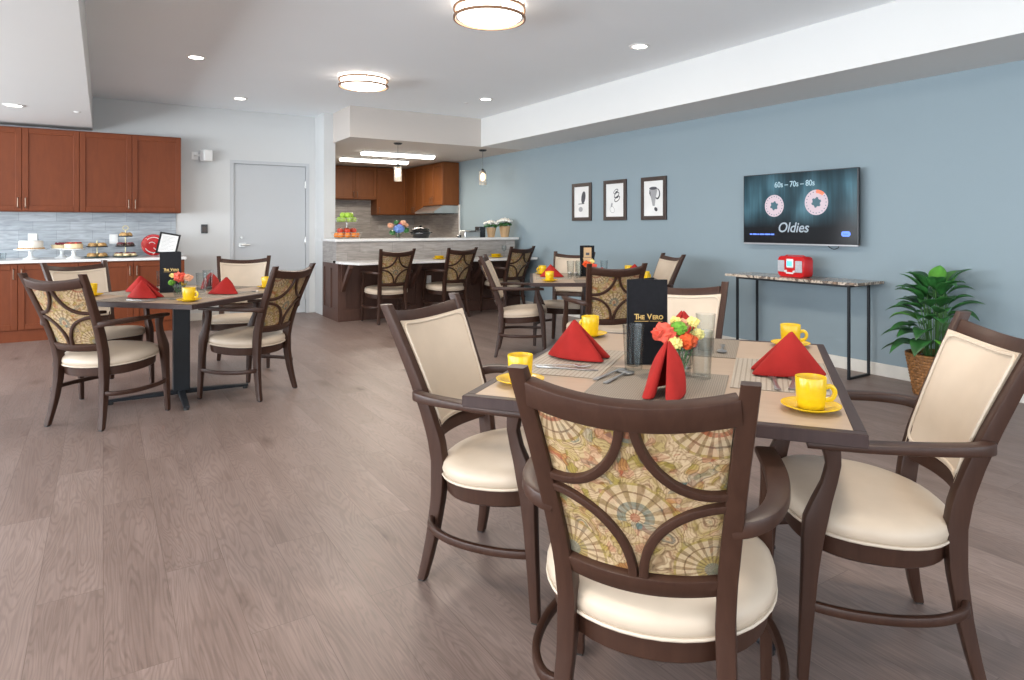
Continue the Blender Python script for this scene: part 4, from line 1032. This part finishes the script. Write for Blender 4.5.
# ------------------------------------------------------------------ worktop display
WZ = .888; WY = 9.28
def make_cs(rad=.15, h=.115):
    def f():
        r = MB().lathe([(0, 0), (.075, 0), (.078, .006), (.05, .018), (.022, .035), (.018, .06), (.022, .085), (.045, h - .018), (rad * .95, h - .012), (rad, h - .008), (rad, h), (rad * .97, h), (rad * .96, h - .004), (0, h - .004)], 40).build('cake_stand', M['china'], None, True, 50)
        return tag(r, cat='cake stand')
    return f
cs = Once(make_cs(.155)); cs((-.69, WY, WZ), 0, 'white china cake stand holding the frosted cake')
cs2 = Once(make_cs(.118)); cs2((-.405, WY + .12, WZ), 0, 'white china cake stand with the berry tart, behind'); cs2((-.285, WY - .12, WZ), 0, 'white china cake stand with the cheesecake, in front')
r = empty('frosted_cake', (-.685, WY, WZ + .112)); tag(r, 'round white frosted cake on the largest cake stand', 'cake')
MB().lathe([(0, 0), (.108, 0), (.112, .01), (.112, .085), (.106, .095), (0, .098)], 40, wob=lambda a, z: 1 + .015 * sin(a * 24)).build('cake_body', M['frost'], r, True, 60)
m = MB()
for j in range(36): a = 2 * pi * j / 36; m.ico((.118 * cos(a), .118 * sin(a), .008), .011, 1)
m.build('crumb_border', M['crust'], r)
r = empty('berry_tart', (-.415, WY + .12, WZ + .1115)); tag(r, 'berry topped tart on the rear small cake stand', 'tart')
MB().lathe([(0, 0), (.085, 0), (.098, .04), (.092, .044), (0, .042)], 32).build('tart_crust', M['custard'], r, True)
m = MB(); rb = random.Random(3)
for j in range(26): a = rb.random() * 6.3; q = .055 * sqrt(rb.random()); m.ico((q * cos(a), q * sin(a), .050 + .012 * rb.random()), .013, 1)
m.build('berries', M['berry'], r)
r = empty('cheesecake', (-.285, WY - .12, WZ + .1115)); tag(r, 'cheesecake with fruit topping on the front small cake stand', 'cake')
MB().lathe([(0, 0), (.088, 0), (.09, .01), (.0, .011)], 32).build('biscuit_base', M['crust'], r)
MB().lathe([(0, .011), (.088, .011), (.089, .055), (.08, .06), (0, .06)], 32).build('filling', M['custard'], r, True)
m = MB()
for j in range(14): a = j * 2.4; q = .07 * sqrt((j + .5) / 14); m.ico((q * cos(a), q * sin(a), .066), .014, 1)
m.build('topping', M['redapple'], r)
def tier(loc, tiers, label, mt):
    r = empty('tiered_stand', loc); tag(r, label, 'tiered stand'); zt = tiers[-1][1]
    for rad, z in tiers: MB().lathe([(0, z), (rad * .9, z), (rad, z + .010), (rad, z + .013), (rad * .88, z + .004), (0, z + .004)], 32).build('tray', mt if z < .03 else M['tray'], r, True)
    MB().tube([(0, 0, 0.002), (0, 0, zt + .08)], .005, 8).build('rod', M['brass'], r)
    return r
r = tier((-.06, WY - .06, WZ), [(.135, .006), (.11, .125)], 'two tier dark tray stand with pastries, left of the three tier one', M['greentray'])
r3 = tier((.225, WY - .03, WZ), [(.135, .006), (.108, .125), (.080, .245)], 'three tier dark tray stand with pastries and pale finial', M['greentray'])
m = MB(); m.tube([(.028 * cos(2 * pi * j / 16), 0, .352 + .026 * sin(2 * pi * j / 16)) for j in range(16)], .005, 6, loop=True, up=(0, 1, 0)); m.build('finial_ring', M['brass'], r3)
def make_past(kind, base, top):
    def f():
        r = MB().lathe([(0, 0), (.02, 0), (.030, .006), (.033, .022), (.026, .036), (0, .038)], 14).build(kind, base, None, True, 60); tag(r, cat='pastry')
        MB().lathe([(0, .036), (.024, .034), (.022, .043), (0, .050)], 12).build('topping', top, r, True); return r
    return Once(f)
pg, pcst, pch = make_past('cookie_pastry', M['crust'], M['crust']), make_past('cream_pastry', M['custard'], M['berry']), make_past('chocolate_pastry', M['choc'], M['berry'])
def ring(P, cx, cy, z, rad, n_, label, group, ph=.3):
    for j in range(n_): a = ph + 2 * pi * j / n_; P((cx + rad * cos(a), cy + rad * sin(a), z), 0, label, group)
ring(pg, -.06, WY - .06, WZ + .0105, .075, 5, 'golden pastry on the lower tray of the two tier stand', 'pastries on the lower tray of the two tier stand')
ring(pg, -.06, WY - .06, WZ + .130, .065, 5, 'golden pastry on the upper tray of the two tier stand', 'pastries on the upper tray of the two tier stand')
ring(pcst, .225, WY - .03, WZ + .0105, .088, 7, 'cream pastry on the bottom tray of the three tier stand', 'pastries on the bottom tray of the three tier stand')
ring(pch, .225, WY - .03, WZ + .130, .065, 5, 'dark chocolate pastry on the middle tray of the three tier stand', 'pastries on the middle tray of the three tier stand')
ring(pg, .225, WY - .03, WZ + .250, .042, 3, 'golden pastry on the top tray of the three tier stand', 'pastries on the top tray of the three tier stand')
# red disc sign and sheet in frame
r = empty('round_sign', (.53, 9.42, WZ + .138), 0); r.rotation_euler = (radians(-12), 0, 0); tag(r, 'round red sign with white script leaning on the tiles', 'sign')
MB().lathe([(0, -.008), (.13, -.008), (.136, 0), (.13, .006), (.12, .003), (0, .006)], 40, RT(rx=pi / 2)).build('disc', M['red'], r, True)
m = MB()
for (x0, z0, a0_, a1, rr) in ((0, 0, .5, 2.4, .095), (0, -.0, 3.6, 5.3, .10), (-.02, .0, .3, 2.6, .035), (.03, -.03, 3.4, 5.8, .03)):
    m.tube([(x0 + rr * cos(a0_ + (a1 - a0_) * q / 10), -.008, z0 + rr * sin(a0_ + (a1 - a0_) * q / 10)) for q in range(11)], .005, 6, up=(0, 1, 0))
m.build('white_script', M['white'], r)
r = empty('framed_sheet', (.645, 9.18, WZ + .0235)); r.rotation_euler = (radians(-16), radians(11), radians(-8)); tag(r, 'white printed sheet in a black frame leaning on the worktop', 'framed sheet')
m = MB(); m.box(-.115, -.093, -.008, .008, 0, .275, .003).box(.093, .115, -.008, .008, 0, .275, .003).box(-.093, .093, -.008, .008, 0, .022, .003).box(-.093, .093, -.008, .008, .253, .275, .003); m.build('frame', M['tvbody'], r)
MB().box(-.093, .093, -.003, .003, .022, .253).build('sheet', M['paper'], r)
m = MB()
for j in range(11): m.box(-.07, .07 - .03 * (j % 3), -.0036, -.003, .225 - .017 * j, .2275 - .017 * j)
m.build('printed_lines', M['inklight'], r)
for x, y in ((-.93, 9.2), (-.985, 9.25), (-1.03, 9.16)):
    g = wg((x, y, WZ), 0, 'short clear glass at the far left of the worktop', 'short glasses at the far left of the worktop'); g.scale = (.95, .95, .55)

# ------------------------------------------------------------------ things on the bar ledge
LZ = 1.09
r = empty('fruit_basket', (2.78, 8.795, LZ + .002)); tag(r, 'two tier wire fruit basket on the left end of the bar ledge', 'basket')
def wire(z, rad, h):
    m = MB()
    for zz, q in ((z, .85), (z + h, 1.0), (z + h * .5, .93)): m.tube([(rad * q * cos(2 * pi * j / 32), rad * q * sin(2 * pi * j / 32), zz) for j in range(32)], .0028, 5, loop=True)
    for j in range(16): a = 2 * pi * j / 16; m.tube([(rad * .85 * cos(a), rad * .85 * sin(a), z), (rad * cos(a), rad * sin(a), z + h)], .0018, 5)
    for j in range(-3, 4): q = rad * .85; y = q * j / 4; x = sqrt(q * q - y * y); m.tube([(-x, y, z), (x, y, z)], .0018, 5)
    return m
wire(.012, .205, .07).build('lower_bowl', M['stainless'], r); wire(.225, .155, .05).build('upper_bowl', M['stainless'], r)
m = MB().tube([(0, 0, .005), (0, 0, .34)], .0035, 6)
for j in range(3): a = 2 * pi * j / 3; m.tube([(.17 * cos(a), .17 * sin(a), .012), (.18 * cos(a), .18 * sin(a), .0)], .004, 6)
m.build('centre_post', M['stainless'], r)
def make_fruit(kind, mat):
    def f():
        r = MB().lathe([(0, .012), (.012, .003), (.028, .004), (.037, .022), (.038, .042), (.028, .062), (.012, .069), (0, .062)], 18).build(kind, mat, None, True, 80); tag(r, cat='fruit')
        MB().tube([(0, 0, .060), (.003, 0, .078)], .0018, 5).build('stalk', M['choc'], r); return r
    return Once(f)
ga, orr, ra = make_fruit('green_apple', M['greenapple']), make_fruit('orange', M['orange']), make_fruit('red_apple', M['redapple'])
ring(ga, 2.78, 8.795, LZ + .228, .098, 7, 'green apple in the upper tier of the fruit basket', 'green apples in the fruit basket')
ring(ga, 2.78, 8.795, LZ + .290, .055, 4, 'green apple heaped on top of the fruit basket', 'green apples on top of the fruit basket', 0)
ring(orr, 2.78, 8.795, LZ + .016, .135, 9, 'orange in the lower tier of the fruit basket', 'oranges in the fruit basket')
ring(ra, 2.78, 8.795, LZ + .078, .100, 6, 'red apple heaped in the lower tier of the fruit basket', 'red apples in the fruit basket')
# bouquet
vv = MB().lathe([(0, 0), (.03, 0), (.034, .005), (.026, .05), (.03, .085), (.028, .085), (.023, .05), (.03, .01), (0, .008)], 20).build('bouquet_vase', M['glass'], None, True); vv.location = (3.49, 8.72, LZ); tag(vv, 'small glass vase holding the blue hydrangea bouquet on the bar ledge', 'vase')
for kind, mat, rad, dx, dy, dz_, l in (('hydrangea', M['petal_b'], .072, .0, -.04, .14, 'large blue hydrangea in the bar bouquet'), ('rose', M['petal_p'], .042, -.11, 0, .18, 'peach rose on the left of the bar bouquet'), ('rose', M['petal_p'], .048, .075, .0, .215, 'peach rose at the top right of the bar bouquet'), ('rose', M['petal_m'], .032, .035, .0, .195, 'magenta rose in the middle of the bar bouquet'), ('rose', M['petal_p'], .034, .12, -.01, .185, 'small peach rose farthest right of the bar bouquet'), ('foliage_sprig', M['leaf'], .05, .115, 0, .115, 'dark green foliage low on the right of the bar bouquet'), ('foliage_sprig', M['leaf'], .045, -.085, 0, .08, 'dark green foliage low on the left of the bar bouquet'), ('foliage_sprig', M['leaf'], .04, -.01, .03, .225, 'dark green foliage at the top of the bar bouquet')):
    flower(kind, mat, rad, (3.49 + dx, 8.72 + dy, LZ + dz_), (3.49 + dx * .1, 8.72, LZ + .02), l, ruff=.14)
# slow cooker
r = empty('slow_cooker', (3.86, 8.78, LZ)); tag(r, 'black round slow cooker with glass lid on the bar ledge', 'slow cooker')
MB().lathe([(0, 0), (.11, 0), (.118, .012), (.14, .05), (.142, .085), (.12, .105), (0, .105)], 36).build('cooker_body', M['blackgloss'], r, True, 60)
MB().lathe([(.125, .108), (.135, .112), (.12, .135), (.06, .155), (0, .16), (0, .150), (.06, .146), (.115, .128)], 36).build('lid', M['blackgloss'], r, True, 60)
MB().lathe([(0, .158), (.014, .158), (.022, .172), (.018, .182), (0, .184)], 16).build('lid_knob', M['blackgloss'], r, True)
for sx in (-1, 1): MB().box(sx * .155 - .022, sx * .155 + .022, -.03, .03, .072, .088, .005).build('handle', M['blackgloss'], r)
# warmer, boxes, white flower pots
r = empty('chafing_dish', (4.66, 8.76, LZ)); tag(r, 'small stainless serving warmer on the bar ledge', 'warmer')
MB().box(-.13, .13, -.09, .09, .0, .085, .008).build('pan', M['stainless'], r)
MB().box(-.135, .135, -.095, .095, .086, .106, .008).build('lid', M['stainless'], r)
MB().tube([(-.04, -.095, .095), (-.04, -.115, .1), (.04, -.115, .1), (.04, -.095, .095)], .005, 6).build('handle', M['blackgloss'], r)
tag(MB().box(4.80, 4.91, 8.72, 8.86, LZ, LZ + .165, .006).build('napkin_dispenser', M['blackgloss']), 'tall black box between the warmer and the white flowers', 'box')
tag(MB().box(4.455, 4.495, 8.72, 8.79, LZ, LZ + .04, .006).build('condiment_pot', M['blackgloss']), 'tiny black pot left of the stainless warmer', 'pot')
for i, (x, s_, l) in enumerate(((5.03, .98, 'white flower pot in brown kraft paper, left one of the pair'), (5.275, 1.12, 'white flower pot in brown kraft paper, right one of the pair'))):
    r = empty('flower_pot', (x, 8.76, LZ)); tag(r, l, 'flower pot'); r.scale = (s_,) * 3
    MB().lathe([(0, 0), (.050, 0), (.052, .004), (.080, .155), (.074, .155), (0, .145)], 20, wob=lambda a, z: 1 + .04 * sin(a * 9)).build('paper_wrap', M['kraft'], r, True, 30)
    g = MB(); f = MB(); q = random.Random(i)
    for k_ in range(26): a = q.random() * 6.3; rr = .11 * sqrt(q.random()); g.ico((rr * cos(a), rr * sin(a), .165 + .03 * q.random()), .026, 1, sc=(1, 1, .7))
    for k_ in range(34): a = q.random() * 6.3; rr = .105 * sqrt(q.random()); f.ico((rr * cos(a), rr * sin(a), .215 + .045 * (1 - rr / .11)), .028, 1, sc=(1, 1, .75))
    g.build('foliage', M['leaf'], r, True); f.build('white_blooms', M['petal_w'], r, True)
# low counter settings
CZc = .798
def bowl_thing(x, y, label, s=1):
    r = empty('yellow_bowl', (x, y, CZc)); tag(r, label, 'bowl'); r.scale = (s,) * 3
    MB().lathe([(0, 0), (.05, 0), (.085, .012), (.1, .02), (.098, .023), (.08, .016), (0, .008)], 28).build('plate', M['mug'], r, True)
    MB().lathe([(0, .012), (.035, .012), (.06, .03), (.072, .05), (.069, .05), (.05, .028), (0, .02)], 28).build('bowl_body', M['mug'], r, True); return r
bowl_thing(3.93, 8.30, 'yellow bowl on a plate on the low counter, behind the middle bar chair')
bowl_thing(4.86, 8.32, 'yellow bowl on a plate on the low counter, between middle and right bar chairs', 1.1)
r = empty('wine_glass', (5.06, 8.42, CZc)); tag(r, 'stemmed wine glass on the low counter by the right bar chair', 'wine glass')
MB().lathe([(0, 0), (.034, 0), (.03, .003), (.004, .01), (.003, .075), (.012, .085), (.032, .11), (.036, .14), (.030, .175), (.029, .175), (.034, .14), (.03, .112), (.01, .09), (0, .088)], 24).build('glass_body', M['glass'], r, True, 60)

# ------------------------------------------------------------------ lights
def area(name, loc, rot, sx, sy, e, col):
    l = bpy.data.lights.new(name, 'AREA'); l.shape = 'RECTANGLE'; l.size = sx; l.size_y = sy; l.energy = e; l.color = col
    o = bpy.data.objects.new(name, l); COL.objects.link(o); o.location = loc; o.rotation_euler = rot; return o
DAY = (.89, .95, 1.0)
for p, q in lw: area('window_daylight', (XL + .02, (p + q) / 2, 1.42), (0, -radians(122), 0), 1.8, q - p, 212, DAY)
for p, q in fw: area('window_daylight', ((p + q) / 2, YF + .02, 1.42), (radians(126), 0, 0), q - p, 1.8, 72, DAY)
WARM = (1, .88, .74)
def spot(name, loc, e, col=WARM, size=150, r=.06):
    l = bpy.data.lights.new(name, 'SPOT'); l.energy = e; l.color = col; l.spot_size = radians(size); l.spot_blend = .8; l.shadow_soft_size = r
    o = bpy.data.objects.new(name, l); COL.objects.link(o); o.location = loc; return o
for x, y in ((2.335, 4.09), (2.335, 6.81)):
    l = bpy.data.lights.new('lamp_light', 'AREA'); l.shape = 'DISK'; l.size = .44; l.energy = 34; l.color = WARM
    o = bpy.data.objects.new('lamp_light', l); COL.objects.link(o); o.location = (x, y, CZ - .14)
# lamps of the same rows behind the camera
for x, y in ((2.335, 1.4), (2.335, -1.3), (-1.6, 1.4)): drum((x, y, CZ if x > 0 else SZ), 0, 'round ceiling lamp behind the viewpoint at %d' % int(y * 10)) if False else None
for x, y in ((2.335, 1.37), (-.6, 1.0)):
    l = bpy.data.lights.new('lamp_light', 'AREA'); l.shape = 'DISK'; l.size = .44; l.energy = 34; l.color = WARM
    o = bpy.data.objects.new('lamp_light', l); COL.objects.link(o); o.location = (x, y, (CZ if x > 0 else SZ) - .02)
for x, y, z in ((.734, 6.877, CZ), (1.43, 8.79, CZ), (4.025, 7.14, CZ), (3.984, 4.294, CZ), (3.984, 1.45, CZ), (-.729, 8.075, SZ), (-.729, 5.4, SZ)): spot('downlight_beam', (x, y, z - .02), 15, WARM, 120, .05)
for y in (9.94, 11.05): area('fluorescent_light', (3.99, y, SZ - .08), (0, 0, 0), 1.2, .16, 30, (1, .90, .76))
for x, y in ((3.5, 8.75), (4.91, 8.81)):
    l = bpy.data.lights.new('pendant_bulb_light', 'POINT'); l.energy = 6; l.color = (1, .75, .5); l.shadow_soft_size = .03
    o = bpy.data.objects.new('pendant_bulb_light', l); COL.objects.link(o); o.location = (x, y, SZ - .42)
wd = bpy.data.worlds.new('world'); SC.world = wd; wd.use_nodes = True
wd.node_tree.nodes['Background'].inputs[0].default_value = (.75, .87, 1, 1); wd.node_tree.nodes['Background'].inputs[1].default_value = 1.5
vs = SC.view_settings; vs.view_transform = 'Standard'; vs.look = 'None'; vs.gamma = 1; vs.use_curve_mapping = False; vs.exposure = 0.12
